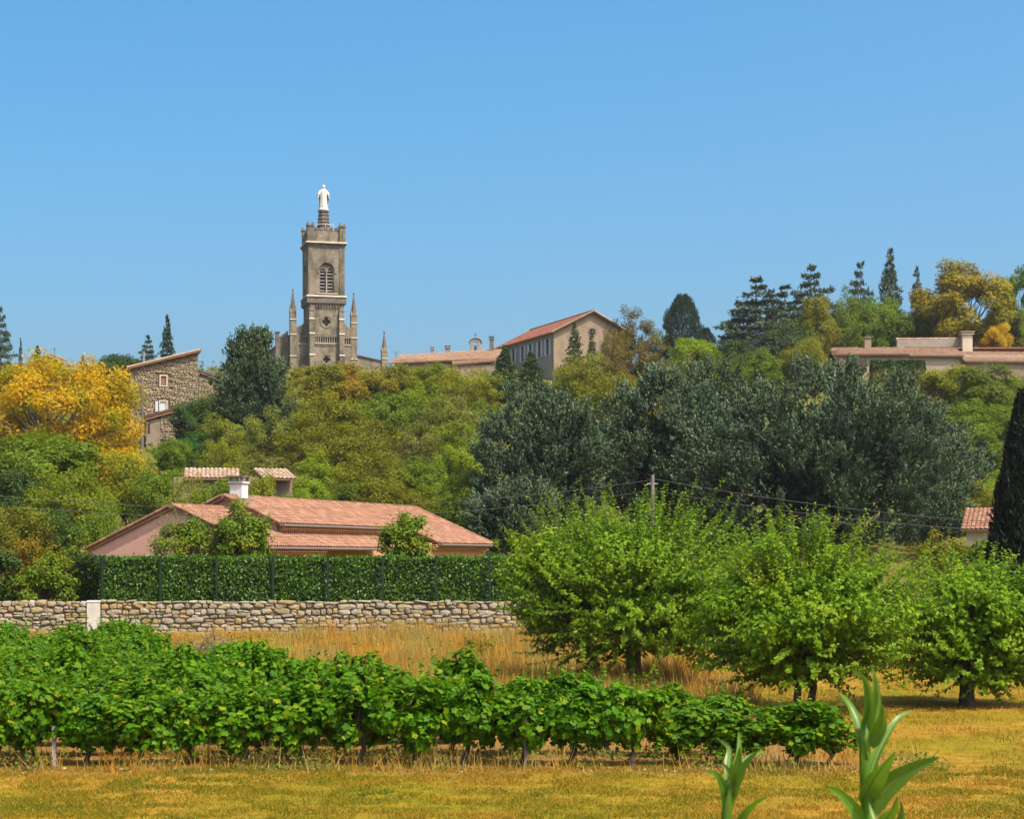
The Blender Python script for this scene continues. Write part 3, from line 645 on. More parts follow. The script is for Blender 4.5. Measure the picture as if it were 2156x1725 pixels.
for k in range(5):
    z = 21.3 + k*.54; r = .98 - k*.055; prof += [(r+.10, z), (r+.10, z+.10), (r, z+.14), (r-.05, z+.53)]
prof += [(.86, 24.0), (.86, 24.18)]
c.lathe(prof, 8, 0, 2.72, ph=math.pi/8); c.build('statue_pedestal', dk, church)
c = MB()
for k in range(8):
    a = k*math.pi/4; c.tube([(1.75*math.cos(a), 2.72+1.75*math.sin(a), 19.6), (1.75*math.cos(a), 2.72+1.75*math.sin(a), 22.0)], .03, 5)
    a2 = a + math.pi/4
    for z in (21.2, 21.95): c.tube([(1.75*math.cos(a), 2.72+1.75*math.sin(a), z), (1.75*math.cos(a2), 2.72+1.75*math.sin(a2), z)], .03, 5)
c.build('guard_rail', M['white_paint'], church)
# nave front, pinnacles, aisles
b = MB(); b.plate([(-4.75, -7), (4.75, -7), (4.75, 6.3), (3.4, 6.75), (2.4, 8.2), (-2.4, 8.2), (-3.4, 6.75), (-4.75, 6.3)], [rect(2.72, 3.85, 4.05, 4.95), rect(-3.85, -2.72, 4.05, 4.95)], 1.5, 2.1); b.build('nave_front_wall', st, church)
for x in (-3.6, -3.28, -2.96, 2.96, 3.28, 3.6): MB().lathe([(.08, 4.05), (.05, 4.14), (.05, 4.75), (.09, 4.84), (.09, 4.95)], 8, x, 1.62).build('arcade_column', pale, church)
b = MB()
for sx in (-1, 1): b.box(*(sorted((sx*2.65, sx*3.95))), 1.40, 1.497, 3.86, 4.03)
b.build('side_arcade_sill', pale, church)
def pinnacle(x, y, zg, top, zb=-7, w_=.92):
    b = MB(); b.box(x-w_/2, x+w_/2, y-w_/2, y+w_/2, zb, zg)
    for k in range(4):
        Mx = Matrix.Translation((x, y, 0)) @ Matrix.Rotation(math.pi/2*k, 4, 'Z')
        b.plate([(-w_*.5, zg-.02), (w_*.5, zg-.02), (0, zg+.95)], (), -w_*.5-.04, -w_*.5+.2, Mx)
    o = b.build('pinnacle', st, church)
    s = MB(); s.lathe([(w_*.56, zg-.12), (w_*.60, zg), (w_*.50, zg+.06), (w_*.33, zg+(top-zg)*.42), (.07, top-.42), (.05, top-.36), (.15, top-.24), (.15, top-.14), (.04, top-.06), (.03, top)], 8, x, y, ph=math.pi/8); s.build('pinnacle_spire', dk, o)
    for z in (zg-1.15, zg-3.4, zg-6.6):
        if z > zb+1: MB().frustum((w_*.5+.09, w_*.5+.09), (w_*.5+.005, w_*.5+.005), z, z+.15, x, y).build('weathering_slab', pale, o)
pinnacle(-4.75, 1.9, 8.65, 12.2); pinnacle(4.45, 1.9, 8.4, 11.95); pinnacle(9.45, 3.6, 3.35, 6.5, -7, .86)
b = MB(); b.box(-4.7, 4.7, 2.103, 30, -7, 5.6); b.build('nave_wall', st, church)
b = MB(); b.plate([(-4.95, 5.603), (4.95, 5.603), (0, 8.05)], (), 2.13, 30.2); b.build('nave_roof', M['tile_old'], church)
b = MB(); b.plate([(4.8, -7), (9.4, -7), (9.4, 1.75), (4.8, 2.65)], (), 3.4, 3.9); b.box(4.75, 9.4, 3.903, 28, -7, 1.6); b.build('aisle_wall', st, church)
MB().plate([(4.8, 2.66), (9.5, 1.76), (9.5, 1.93), (4.8, 2.83)], (), 3.2, 28.2).build('aisle_roof', M['slate'], church)
b = MB(); b.plate([(-6.9, -7), (-5.25, -7), (-5.25, 5.9), (-6.3, 5.0), (-6.9, 5.0)], (), 3.4, 3.9); b.box(-9.4, -4.75, 3.903, 28, -7, 2.4); b.build('stair_wing_wall', st, church)
b = MB(); b.box(-7.15, -6.6, 3.2, 3.75, -1, 5.7); b.box(-7.25, -6.5, 3.1, 3.85, 5.703, 5.9); b.build('stair_turret', dk, church)
MB().plate([(-6.4, 5.03), (-5.23, 5.95), (-5.23, 6.12), (-6.4, 5.2)], (), 3.3, 8).build('wing_roof', M['tile_red'], church)
# statue on the tower
def statue():
    p = church.matrix_basis @ Vector((0, 2.72, 24.18)); n = 28; b = MB()
    prof = [(0, .78, .66), (.30, .78, .66), (.33, .62, .54), (.45, .66, .56), (1.0, .58, .50), (1.7, .54, .45), (2.2, .55, .42), (2.6, .60, .40), (2.9, .60, .38), (3.12, .50, .34), (3.25, .30, .26), (3.33, .19, .19), (3.40, .20, .21), (3.55, .25, .27), (3.72, .25, .28), (3.86, .20, .22), (3.95, .09, .10)]
    V = []; F = []
    for i, (z, rx, ry) in enumerate(prof):
        for k in range(n):
            a = 2*math.pi*k/n; fold = (1 + .07*math.sin(7*a+z*.6)*(.3 < z < 2.9) + .03*math.sin(13*a+z))
            V.append((rx*fold*math.cos(a), ry*fold*math.sin(a), z))
    for i in range(len(prof)-1): F += [(i*n+k, i*n+(k+1) % n, (i+1)*n+(k+1) % n, (i+1)*n+k) for k in range(n)]
    F += [tuple(range(n-1, -1, -1)), tuple((len(prof)-1)*n+k for k in range(n))]
    b.add(V, F)
    for s in (-1, 1):                              # lowered arms, open hands, hanging mantle
        b.tube([(s*.42, .0, 3.0), (s*.70, -.10, 2.55), (s*.78, -.34, 2.12)], [.20, .17, .12], 10)
        b.tube([(s*.78, -.34, 2.12), (s*.82, -.42, 1.95), (s*.84, -.44, 1.78)], [.07, .08, .03], 8)
        b.add([(s*.50, .22, 3.05), (s*.84, .05, 2.45), (s*.86, -.20, 2.10), (s*.74, .0, 1.2), (s*.62, .10, .5), (s*.45, .30, .45)], [(0,1,2,3,4,5)])
    o = link('statue', b.mesh('statue'), M['statue'], None, True); o.location = p; o.rotation_euler = (0, 0, R(10))
    return tag(o, 'white robed standing figure statue with lowered open arms on top of the church tower', 'statue')
statue()

# ------------------------------------------------------------------ pale gabled building right of the church
def frame(A, d):                                    # location + angle for local x along d
    return math.atan2(d[1], d[0])
GB = thing('gabled_building', 'long tan building with red tiled gable roof and pale blue shutters, right of the church', 'building', (10.98, 260, 28.6), math.atan2(.934, -.358))
L, hw, ez, rz_ = 22.5, 5.7, 34.85-28.6, 37.75-28.6   # local x = along ridge (away), local y = left side
b = MB(); Mg = Matrix.Rotation(math.pi/2, 4, 'Z')
b.plate([(-hw, -3), (hw, -3), (hw, ez), (0, rz_), (-hw, ez)], [[(.42*math.cos(a)+0, 6.5+.42*math.sin(a)) for a in np.linspace(0, 2*math.pi, 17)[:-1]]], -.35, 0, Mg)
b.build('gable_wall', M['render_tan'], GB)
MB().plate([(-hw, -3), (hw, -3), (hw, ez), (0, rz_), (-hw, ez)], (), -L-.0, -L+.35, Mg).build('rear_gable_wall', M['render_tan'], GB)
wins = [2.2, 5.2, 8.6, 11.6, 15.2, 18.6]
b = MB(); b.plate(rect(.36, L-.36, -3, ez), [rect(x-.5, x+.5, ez-2.9, ez-.75) for x in wins], -hw, -hw+.35, Matrix.Scale(-1, 4, (0, 1, 0))); b.build('side_wall', M['render_grey'], GB)
MB().box(.36, L-.36, -hw, -hw+.35, -3, ez).build('far_side_wall', M['render_grey'], GB)
MB().box(.5, L-.5, -hw+.6, hw-.8, -3, ez-.3).build('interior_core', M['dark_glass'], GB)
for x in wins:
    f = MB().box(x-.48, x+.48, hw-.24, hw-.18, ez-2.88, ez-.77).build('window', M['dark_glass'], GB)
    for s in (-1, 1): MB().box(*sorted((x+s*.52, x+s*1.02)), hw+.003, hw+.06, ez-2.95, ez-.72).build('shutter', M['shutter_blue'], f)
    MB().box(x-.6, x+.6, hw+.003, hw+.1, ez-3.06, ez-2.955).build('sill', M['render_cream'], f)
o = MB(); o.plate([(.60*math.cos(a), 6.5+.60*math.sin(a)) for a in np.linspace(0, 2*math.pi, 21)[:-1]], [[(.43*math.cos(a), 6.5+.43*math.sin(a)) for a in np.linspace(0, 2*math.pi, 17)[:-1]]], .003, .07, Mg); rw = o.build('round_window', M['church_dark'], GB)
b = MB(); b.box(-.42, .42, .1, .16, 6.45, 6.55, Mg); b.box(-.05, .05, .08, .14, 6.08, 6.92, Mg); b.build('mullion', M['church_dark'], rw)
sl_ = math.hypot(hw+.5, (rz_-ez)*(hw+.5)/hw); k = (rz_-ez)/hw
far_roof(GB, (-.55, hw+.5, ez-.5*k+.12), (1, 0, 0), (0, -1, k), L+1.1, sl_, 'tile_red'); far_roof(GB, (-.55, -hw-.5, ez-.5*k+.12), (1, 0, 0), (0, 1, k), L+1.1, sl_, 'tile_red')
cap_row((-.55, 0, rz_+.2), (L+.55, 0, rz_+.2), .17).build('ridge_cap', M['tile_red'], GB)
b = MB()
for s in (-1, 1): b.tube([(-.6, s*(hw+.55), ez-.5*k+.16), (-.6, 0, rz_+.2)], .10, 5)
b.build('verge_cap', M['tile_old'], GB)

# ------------------------------------------------------------------ low tiled hall between church and gabled building
LH = thing('tiled_hall', 'low building with broad weathered tile roof between the church and gabled building', 'building', tuple(at(930, 775, 268)), R(4))
s_ = .067
b = MB(); b.box(-6.5, 7.6, 0, 9.5, -3, 1.15); b.build('wall', M['render_tan'], LH)
MB().plate([(-6.5, 1.15), (7.6, 1.15), (7.6, 2.9), (2, 2.6), (-2.5, 2.0)], (), 4.6, 5.0).build('ridge_wall', M['render_tan'], LH)
far_roof(LH, (-7.6, -.5, .55), (1, 0, .055), (.35, 1, .34), 8.8, 5.6); far_roof(LH, (1.0, -.4, 1.0), (1, 0, .055), (.18, 1, .36), 6.9, 5.4)
far_roof(LH, (1.4, -2.6, .2), (1, 0, .09), (0, 1, .30), 6.2, 2.5)
MB().box(1.5, 7.5, -2.3, -.003, -3, .3).build('porch_wall', M['render_tan'], LH)
def chimney_part(parent, x, y, z0, z1, w_, mat='render_tan', name='chimney', pots=True):
    b = MB(); b.box(x-w_/2, x+w_/2, y-w_/2, y+w_/2, z0, z1); c = b.build(name, M[mat], parent)
    b = MB(); b.box(x-w_*.66, x+w_*.66, y-w_*.66, y+w_*.66, z1+.003, z1+.1)
    if pots:
        for sx in (-.4, .4):
            for sy in (-.4, .4): b.box(x+sx*w_-.05, x+sx*w_+.05, y+sy*w_-.05, y+sy*w_+.05, z1+.1, z1+.32)
        b.box(x-w_*.7, x+w_*.7, y-w_*.7, y+w_*.7, z1+.323, z1+.40)
    b.build('chimney_cap', M[mat], c); return c
chimney_part(LH, -1.2, 4.9, 1.8, 3.1, .45); chimney_part(LH, 1.0, 4.9, 2.0, 3.3, .65)
b = MB()
p0 = at(1005, 705, 268) - LH.location; bx, bz = p0.x, p0.z          # bellcote
b.plate([(bx-.78, bz-2.6), (bx+.78, bz-2.6), (bx+.78, bz-.55)] + [(bx+.78*math.cos(a), bz-.55+.55*math.sin(a)) for a in np.linspace(0, math.pi, 9)[1:-1]] + [(bx-.78, bz-.55)], [arch(bx, .78, bz-2.0, bz-.75)], 4.6, 5.5)
bc = b.build('bellcote', M['render_grey'], LH)
b = MB(); b.lathe([(.26, bz-1.55), (.24, bz-1.45), (.17, bz-1.2), (.08, bz-1.02), (.03, bz-.95)], 10, bx, 5.05); b.tube([(bx-.4, 5.05, bz-.93), (bx+.4, 5.05, bz-.93)], .04, 5); b.build('bell', M['iron'], bc)
b = MB(); b.tube([(bx, 5.05, bz), (bx, 5.05, bz+.95)], .035, 5); b.tube([(bx-.28, 5.05, bz+.6), (bx+.28, 5.05, bz+.6)], .035, 5); b.build('cross', M['iron'], bc)
MB().plate([(bx+.95*math.cos(a), bz-.55+.68*math.sin(a)) for a in np.linspace(0, math.pi, 9)] + [(bx+.8*math.cos(a), bz-.52+.56*math.sin(a)) for a in np.linspace(math.pi, 0, 9)], (), 4.5, 5.6).build('bellcote_cap', M['church_dark'], bc)
def antenna(x, y, z, hgt, parent):
    b = MB(); b.tube([(x, y, z), (x, y, z+hgt)], .025, 5)
    for k in range(4): b.tube([(x-.45+.08*k, y, z+hgt-.12*k), (x+.45-.08*k, y, z+hgt-.12*k)], .014, 4)
    b.tube([(x, y-.5, z+hgt-.2), (x, y+.5, z+hgt-.2)], .014, 4); b.build('antenna', M['iron'], parent)
antenna(bx+2.3, 4.9, 2.6, 2.6, LH); antenna(-6.4, 2.5, .9, 1.6, LH)
chimney_part(LH, 7.3, 4.2, 2.4, 4.55, .55, 'church_dark')

# ------------------------------------------------------------------ long low house on the right skyline
RH = thing('long_house', 'long low cream house with tiled roof and square chimneys on the right skyline', 'house', tuple(at(1752, 775, 255)), R(-2))
f_ = 255/4000
W_ = 30
b = MB(); b.box(.6, W_, 0, 8.5, -3, 1.75); b.build('wall', M['render_sand'], RH)
b = MB(); b.plate([(0, -3), (8.4, -3), (8.4, 1.5), (4.2, 3.0), (0, 1.72)], (), 0, .3, Matrix.Translation((.6, 0.05, 0)) @ Matrix.Rotation(R(105), 4, 'Z')); b.build('gable_wall', M['render_grey'], RH)
far_roof(RH, (-.1, -.6, 1.72), (1, 0, 0), (0, 1, .30), 10.4, 5.0); far_roof(RH, (10.3, -.5, 1.55), (1, 0, -.01), (0, 1, .30), 7.2, 5.0); far_roof(RH, (17.2, -2.6, .55), (1, 0, -.01), (0, 1, .30), 14, 7.0)
far_roof(RH, (-.1, 9.1, 1.72), (1, 0, 0), (0, -1, .30), 30, 5.0)
MB().box(17.5, 31, -2.2, -.003, -3, .5).build('front_wing_wall', M['render_tan'], RH)
MB().box(9.6, 18.6, 5.6, 6.1, 1.5, 4.45).build('parapet_wall', M['render_grey'], RH)
cap_row((9.5, 5.85, 4.5), (18.7, 5.85, 4.5), .2, .35).build('parapet_coping', M['tile_old'], RH)
chimney_part(RH, 5.3, 3.9, 2.6, 4.45, .9, 'render_tan', pots=False); c_ = chimney_part(RH, 18.9, 4.9, 2.0, 4.95, 1.35, 'render_cream')
MB().box(3.6, 4.5, -.06, .02, -.4, 1.0).build('window_shutter', M['shutter_brown'], RH)
for x in (5.0, 7.2): MB().box(x, x+.9, -.05, .02, -.3, 1.0).build('window_shutter', M['shutter_brown'], RH)

# ------------------------------------------------------------------ stone house on the left
SY = 190.0
sh0 = at(1110*.25577, 626.8+1180*.25577, SY)
SH = thing('stone_house', 'tall rubble stone house with sloping tile roof beside the yellow tree', 'house', tuple(sh0), R(14))
pxm = .25577*SY/FPX
def zz(zy): return (1180-zy)*pxm
Wf = 6.25; zl, zr = zz(578), zz(440)
top_f = lambda x: zl + (zr-zl)*np.clip(x/Wf, 0, 1)
w1 = (2.55, 3.10, zz(720), zz(640)); w2 = (2.50, 3.10, zz(935), zz(850))
b = MB(); b.plate([(0, -2), (Wf, -2), (Wf, zr), (0, zl)], [rect(*w1), rect(*w2)], .12, .5); b.build('front_wall', M['mortar'], SH)
stn = [s for s in pack_stones(np.random.default_rng(21), 0, Wf, lambda x: float(top_f(x)) + .5, (.20, .44), (.10, .21))]
stn = [(x, z-.5, w_, h_) for x, z, w_, h_ in stn if not any(a-.26 < x+w_/2 and x-w_/2 < c+.26 and lo-.2 < z-.5+h_/2 and z-.5-h_/2 < hi+.2 for a, c, lo, hi in (w1, w2))]
lay_stones(SH, stn, .10, .22, 'hstone_o', 'hstone_s', 300, .97, .03)
# left side: local -x face, plastered
b = MB(); b.plate(rect(.12, 7.0, -2, zl-.05), [rect(1.4, 2.2, zz(730), zz(650)), rect(4.0, 4.8, zz(730), zz(650))], 0, .4, Matrix.Rotation(math.pi/2, 4, 'Z')); b.build('side_wall', M['render_tan'], SH)
for y in (1.4, 4.0): MB().box(-.36, -.30, y, y+.8, zz(730), zz(650)).build('side_window', M['shutter_brown'], SH)
b = MB(); b.box(Wf-.4, Wf-.003, .5, 7, -2, zr-.1); b.box(0, Wf, 6.6, 7, -2, zl-.1); b.build('rear_wall', M['hstone_s'], SH)
for (x0, x1, z0, z1), mt in ((w1, 'shutter_brown'), (w2, 'shutter_blue')):
    b = MB(); b.plate(rect(x0-.13, x1+.13, z0-.10, z1+.13), [rect(x0+.003, x1-.003, z0+.003, z1-.003)], -.06, .14); wf = b.build('window_frame', M['render_cream'], SH)
    MB().box(x0+.01, x1-.01, .06, .10, z0+.01, z1-.01).build('window_shutter', M[mt], wf)
    if mt == 'shutter_blue': MB().box(x0-.48, x0-.22, -.12, -.06, z0, z1).build('open_shutter', M[mt], wf)
sd = Vector((1, 0, (zr-zl)/Wf)); far_roof(SH, (-.75, 7.3, zl-.75*sd.z+.12), (0, -1, 0), tuple(sd), 7.75, math.hypot(Wf+.95, (zr-zl)*(Wf+.95)/Wf), 'tile_old')
b = MB(); b.tube([(-.85, -.42, zl-.85*sd.z+.22), (Wf+.2, -.42, zr+.2*sd.z+.22)], .11, 6); b.build('verge_cap', M['tile_old'], SH)
cap_row((Wf+.2, -.4, zr+.2), (Wf+.2, 7.2, zr+.2), .14, .3).build('ridge_cap', M['tile_red'], SH)
c = MB(); c.tube([(1.0, 2.5, zl), (1.0, 2.5, zl+1.75)], .11, 8); c.tube([(1.0, 2.5, zl+1.75), (1.0, 2.5, zl+1.9)], .15, 8); c.build('flue_pipe', M['zinc'], SH)
# right wing
b = MB(); b.plate([(Wf+.003, -2), (9.0, -2), (9.0, zz(668)), (Wf+.1, zz(600))], (), .62, 1.0); b.build('wing_wall', M['mortar'], SH)
lay_stones(SH, [(x, z, w_, h_) for x, z, w_, h_ in pack_stones(np.random.default_rng(23), Wf+.05, 9.0, lambda x: float(zz(600)-(x-Wf)*.30), (.20, .44), (.10, .21)) if z > 2.2], .60, .2, 'hstone_o', 'hstone_s', 90, .97)
far_roof(SH, (Wf+.25, .3, zz(597)), (1, 0, -.38), (0, 1, .12), 3.4, 5, 'tile_old')
MB().box(Wf+.3, 9.0, 5.2, 5.6, zz(640), zz(555)).build('rear_wall_slate', M['slate'], SH)
# lower annex
ax0, ax1, ax2 = 1.0, 2.35, 4.3
b = MB(); b.plate([(ax0, -1.2), (ax1, -1.2), (ax1, zz(1010)), (ax0, zz(1022))], [rect(1.12, 1.32, zz(1135), zz(1050))], -2.6, -2.3); b.build('annex_wall', M['render_tan'], SH)
MB().box(1.1, 1.34, -2.34, -2.28, zz(1136), zz(1048)).build('annex_window', M['dark_glass'], SH)
b = MB(); b.plate([(ax1+.003, -1.2), (ax2, -1.2), (ax2, zz(945)), (ax1+.003, zz(1005))], (), -2.5, -2.2); b.build('annex_backing', M['mortar'], SH)
lay_stones(SH, pack_stones(np.random.default_rng(22), ax1, ax2, lambda x: float(zz(1005)+(x-ax1)*.35), (.24, .5), (.14, .28)), -2.54, .2, 'hstone_o', 'hstone_s', 60, .95)
MB().box(ax0, ax2, -2.2, -.1, -1.2, zz(1025)).build('annex_side_wall', M['render_tan'], SH)
far_roof(SH, (ax0-.15, -2.9, zz(1018)), (1, 0, .30), (0, 1, .18), 3.5, 2.9, 'tile_new' if 'tile_new' in M else 'tile_s')

# ------------------------------------------------------------------ house at far left behind the yellow tree, small house at right, ruin
FH = thing('tiled_house', 'orange tiled house roof peeping above the yellow tree at far left', 'house', tuple(at(103, 790, 235)), R(-4))
q = 235/4000
b = MB(); b.box(-2.6, 7.5, 0, 7, -3, .6); b.build('wall', M['render_tan'], FH)
b = MB(); b.plate([(-2.6, .6), (2.6, .6), (0, 2.35)], (), 0, .3); b.build('gable_wall', M['render_tan'], FH)
far_roof(FH, (-3.0, -.4, .5), (0, 1, 0), (1, 0, .66), 7.5, 3.62, 'tile_old'); far_roof(FH, (5.6, -.4, .3), (0, 1, 0), (-1, 0, .36), 7.5, 6.0, 'tile_old')
cap_row((0, -.4, 2.55), (0, 7, 2.55), .15, .35).build('ridge_cap', M['tile_old'], FH)
b = MB(); b.tube([(.4, 1, 2.3), (.4, 1, 3.5)], .03, 5); b.tube([(.2, 1, 3.3), (.6, 1, 3.3)], .03, 5); b.build('finial', M['iron'], FH)
far_roof(FH, (5.3, -.6, -.2), (1, 0, -.22), (0, 1, .25), 5.5, 4, 'tile_old')
SR = thing('small_house', 'small pink tiled house half hidden behind the black cypress at right edge', 'house', tuple(at(2046, 1200, 112)), R(-18))
b = MB(); b.box(-.3, 7, 0, 6, -.6, 2.5); b.build('wall', M['render_cream'], SR)
b = MB(); b.plate([(0, 2.5), (6, 2.5), (3, 3.6)], (), 0, .3, Matrix.Translation((-.3, 0, 0)) @ Matrix.Rotation(R(90), 4, 'Z')); b.build('gable_wall', M['render_cream'], SR)
far_roof(SR, (-.6, -.5, 2.35), (1, 0, 0), (0, 1, .38), 8, 3.75, 'tile_s'); far_roof(SR, (-.6, 6.5, 2.35), (1, 0, 0), (0, -1, .38), 8, 3.75, 'tile_s')
RU = thing('cottage', 'old cottage with pale overgrown tile roofs behind the pink house', 'cottage', tuple(at(500, 1085, 118)), R(8))
b = MB(); b.box(-3.9, .5, 0, 5, -1, 2.35); b.box(.503, 3.4, .6, 5, -1, 2.35); b.build('wall', M['render_tan'], RU)
far_roof(RU, (-3.3, -.4, 2.25), (1, 0, 0), (0, 1, .30), 3.4, 2.4, 'tile_pale'); far_roof(RU, (1.6, -.5, 2.25), (1, 0, -.01), (-.30, 1, .34), 2.1, 2.2, 'tile_pale')
MB().box(-1.7, -.9, -.03, .003, -.2, 1.2).build('door', M['shutter_brown'], RU)

# ------------------------------------------------------------------ pink house
pd = Vector((.37, .93, 0)).normalized(); HB = .85
PH = thing('pink_house', 'low pink house with salmon tile roof and white chimney behind the hedge', 'house', (-14.46, 96, HB), math.atan2(pd.y, pd.x))
# local x = s (along ridge, away), local y = -w (so the sunny slope is at negative y)
RZ, SLP = 7.03-HB, .426; WZ = 6.42-HB
def zs(wv, top=RZ): return top - SLP*abs(wv)
# walls
b = MB(); Mg = Matrix.Rotation(math.pi/2, 4, 'Z')       # plates in local y
b.plate([(-2.9, -1), (4.7, -1), (4.7, zs(4.7)-.12), (0, RZ-.12), (-2.9, zs(2.9)-.12)], (), -.3, 0, Mg); b.build('main_gable_wall', M['render_pink'], PH)
b = MB(); b.plate([(-4.1, -1), (4.9, -1), (4.9, zs(4.9, WZ)-.12), (0, WZ-.12), (-4.1, zs(4.1, WZ)-.12)], (), 4.6, 4.9, Mg); b.build('wing_gable_wall', M['render_pink'], PH)
b = MB(); b.box(.3, 14.4, -2.9, -2.65, -1, zs(2.9)-.15); b.build('front_wall', M['render_orange'], PH)
b = MB(); b.box(14.1, 14.4, -4.8, -2.903, -1, zs(4.8)-.15); b.box(14.403, 22.2, -4.85, -4.6, -1, zs(4.85)-.15); b.build('right_front_wall', M['render_orange'], PH)
b = MB(); b.box(-4.6, 2.6, -4.1, -3.85, -1, zs(4.1, WZ)-.15); b.build('wing_front_wall', M['render_orange'], PH)
b = MB(); b.plate([(-4.85, -1), (4.7, -1), (4.7, zs(4.7)-.12), (0, RZ-.12), (-4.85, zs(4.85)-.12)], (), -22.5, -22.2, Mg); b.box(-4.6, 22.2, 4.45, 4.7, -1, zs(4.9)-.3); b.build('rear_wall', M['render_pink'], PH)
MB().box(2.603, 10.3, -3.4, -2.95, -1, 2.4).build('porch_shade_box', M['shutter_brown'], PH)  # added dark brown box, stands in for the shade under the porch eave
for x in (10.3,): MB().box(x, x+.3, -4.3, -4.0, -1, zs(4.2, WZ)-.15).build('porch_post', M['render_orange'], PH)
rn = math.hypot(1, SLP); up = (0, 1, SLP)
roofs = {}
def house_roof(name, O, Le, run, upv, mask=None, e=(1, 0, 0)):
    Ls = run*rn; r = slab((O[0], O[1], O[2]-.02), e, upv, Le, Ls, .10)
    return r, tile_grid(O, e, upv, Le, Ls, .30, .37, mask)
tiles = []
mainroof = MB(); rr, tg = house_roof('main', (-.25, -3.3, zs(3.3)+.02), 14.95, 3.3, up); mainroof.add(rr.v, rr.f); tiles.append(tg)
rr, tg = house_roof('main2', (14.703, -5.35, zs(5.35)+.02), 8.1, 5.35, up); mainroof.add(rr.v, rr.f); tiles.append(tg)
rr, tgb = house_roof('back', (-.25, 5.1, zs(5.1)+.02), 23.05, 5.1, (0, -1, SLP)); mainroof.add(rr.v, rr.f)
roof = mainroof.build('roof', M['wood_trim'], PH)
wingroof = MB(); rr, tg2 = house_roof('wing', (-5.02, -4.6, zs(4.6, WZ)+.02), 4.97, 4.6, up); wingroof.add(rr.v, rr.f)
rr, tg3 = house_roof('porch', (-.047, -4.6, zs(4.6, WZ)+.02), 10.9, 1.72, up); wingroof.add(rr.v, rr.f)
rr, tgb2 = house_roof('wingback', (-5.02, 5.35, zs(5.35, WZ)+.02), 4.77, 5.35, (0, -1, SLP)); wingroof.add(rr.v, rr.f)
roof2 = wingroof.build('wing_roof', M['wood_trim'], PH)
tme = MB(); tme.add([tuple(v) for v in TPL_ROMAN[0]], [tuple(int(i) for i in f) for f in TPL_ROMAN[1]]); tile_me = tme.mesh('roof_tile')
allt = []
Minv = None; hm = PH.matrix_basis
for r, lst in ((roof, tiles), (roof2, [tg2, tg3])):
    for P, e, s, tw, tl in lst:
        for p in P: allt.append(((hm @ Vector(p)).length, r, p, e, s, tw, tl))
allt.sort(key=lambda t: t[0])
near = allt[:300]; rest = {roof: [], roof2: []}
for dist, r, p, e, s, tw, tl in near:
    n = np.cross(e, s); n = n/np.linalg.norm(n); n = n if n[2] > 0 else -n
    j = rng.normal(size=3)*.006
    mt = Matrix([[e[i]*tw, s[i]*tl, n[i]*tw, p[i]+n[i]*.02+j[i]] for i in range(3)] + [[0, 0, 0, 1]])
    o = link('roof_tile', tile_me, M['tile_o'], r); o.matrix_local = mt
for r in (roof, roof2):
    vf = []
    for P, e, s, tw, tl in (tiles if r is roof else [tg2, tg3]):
        keep = [t[2] for t in allt[300:] if t[1] is r and t[3] is e and t[4] is s]
        if keep: vf.append(tile_join(np.array(keep), e, s, tw, tl, TPL_ROMAN, .006))
    tb = tgb if r is roof else tgb2
    vf.append(tile_join(*tb, TPL_ROMAN, .006))
    link('roof_tile_field', fast_mesh('roof_tile_field', *merge(*vf)), M['tile_s'], r)['kind'] = 'stuff'
def ridge_tiles(A, B, rad, parent, step=.42):
    A, B = Vector(A), Vector(B); k = max(2, int((B-A).length/step)); d = (B-A)/k
    b = MB(); b.tube([(0, 0, 0), (d.length*1.08, 0, 0)], [rad*1.1, rad*.92], 8); me = b.mesh('ridge_tile'); q = d.to_track_quat('X', 'Z')
    for i in range(k):
        o = link('ridge_tile', me, M['tile_o'], parent); o.matrix_local = Matrix.Translation(A+d*i) @ q.to_matrix().to_4x4()
ridge_tiles((-.3, 0, RZ+.03), (22.7, 0, RZ+.03), .13, roof); ridge_tiles((-5.2, 0, WZ+.03), (-.3, 0, WZ+.03), .13, roof2)
for s_ in (-.28, 22.75): ridge_tiles((s_, -5.3 if s_ > 0 else -3.3, zs(5.3 if s_ > 0 else 3.3)+.07), (s_, -.1, RZ+.06), .09, roof)
ridge_tiles((-.28, 5.0, zs(5.0)+.07), (-.28, .1, RZ+.06), .09, roof)
ridge_tiles((-5.03, -4.6, zs(4.6, WZ)+.07), (-5.03, -.1, WZ+.06), .09, roof2); ridge_tiles((-5.03, 5.3, zs(5.3, WZ)+.07), (-5.03, .1, WZ+.06), .09, roof2)
ridge_tiles((14.65, -5.3, zs(5.3)+.07), (14.65, -3.3, zs(3.3)+.07), .09, roof)
def genoise(x0, x1, y, z, rows=2):
    b = MB()
    for r in range(rows):
        k = int((x1-x0)/.2)
        for i in range(k):
            xc = x0 + (i+.5)*(x1-x0)/k; yy = y + .10*r
            b.tube([(xc, yy, z-.13*r-.08), (xc, yy+.25, z-.13*r-.08)], .075, 6)
        b.box(x0, x1, y+.10*r-.01, y+.30, z-.13*r-.005, z-.13*r+.035)
    o = b.build('genoise_cornice', M['render_orange'], PH); o['kind'] = 'stuff'
genoise(.1, 14.3, -3.2, zs(3.2)-.13); genoise(14.45, 22.3, -5.2, zs(5.2)-.13); genoise(-4.7, 2.5, -4.5, zs(4.5, WZ)-.13)
for x0, x1, y, z in ((-.2, 14.6, -3.38, zs(3.38)-.02), (14.7, 22.8, -5.43, zs(5.43)-.02), (-5.1, 10.9, -4.68, zs(4.68, WZ)-.02)):
    MB().tube([(x0, y, z), (x1, y, z)], .065, 8).build('gutter', M['gutter'], PH)
MB().tube([(.15, -3.05, zs(3.3)-.1), (.15, -3.0, 3.9)], .05, 6).build('downpipe', M['zinc'], PH)
b = MB(); b.box(1.0, 1.62, -.35, .35, RZ-.6, RZ+.72); ch = b.build('chimney', M['white_paint'], PH)
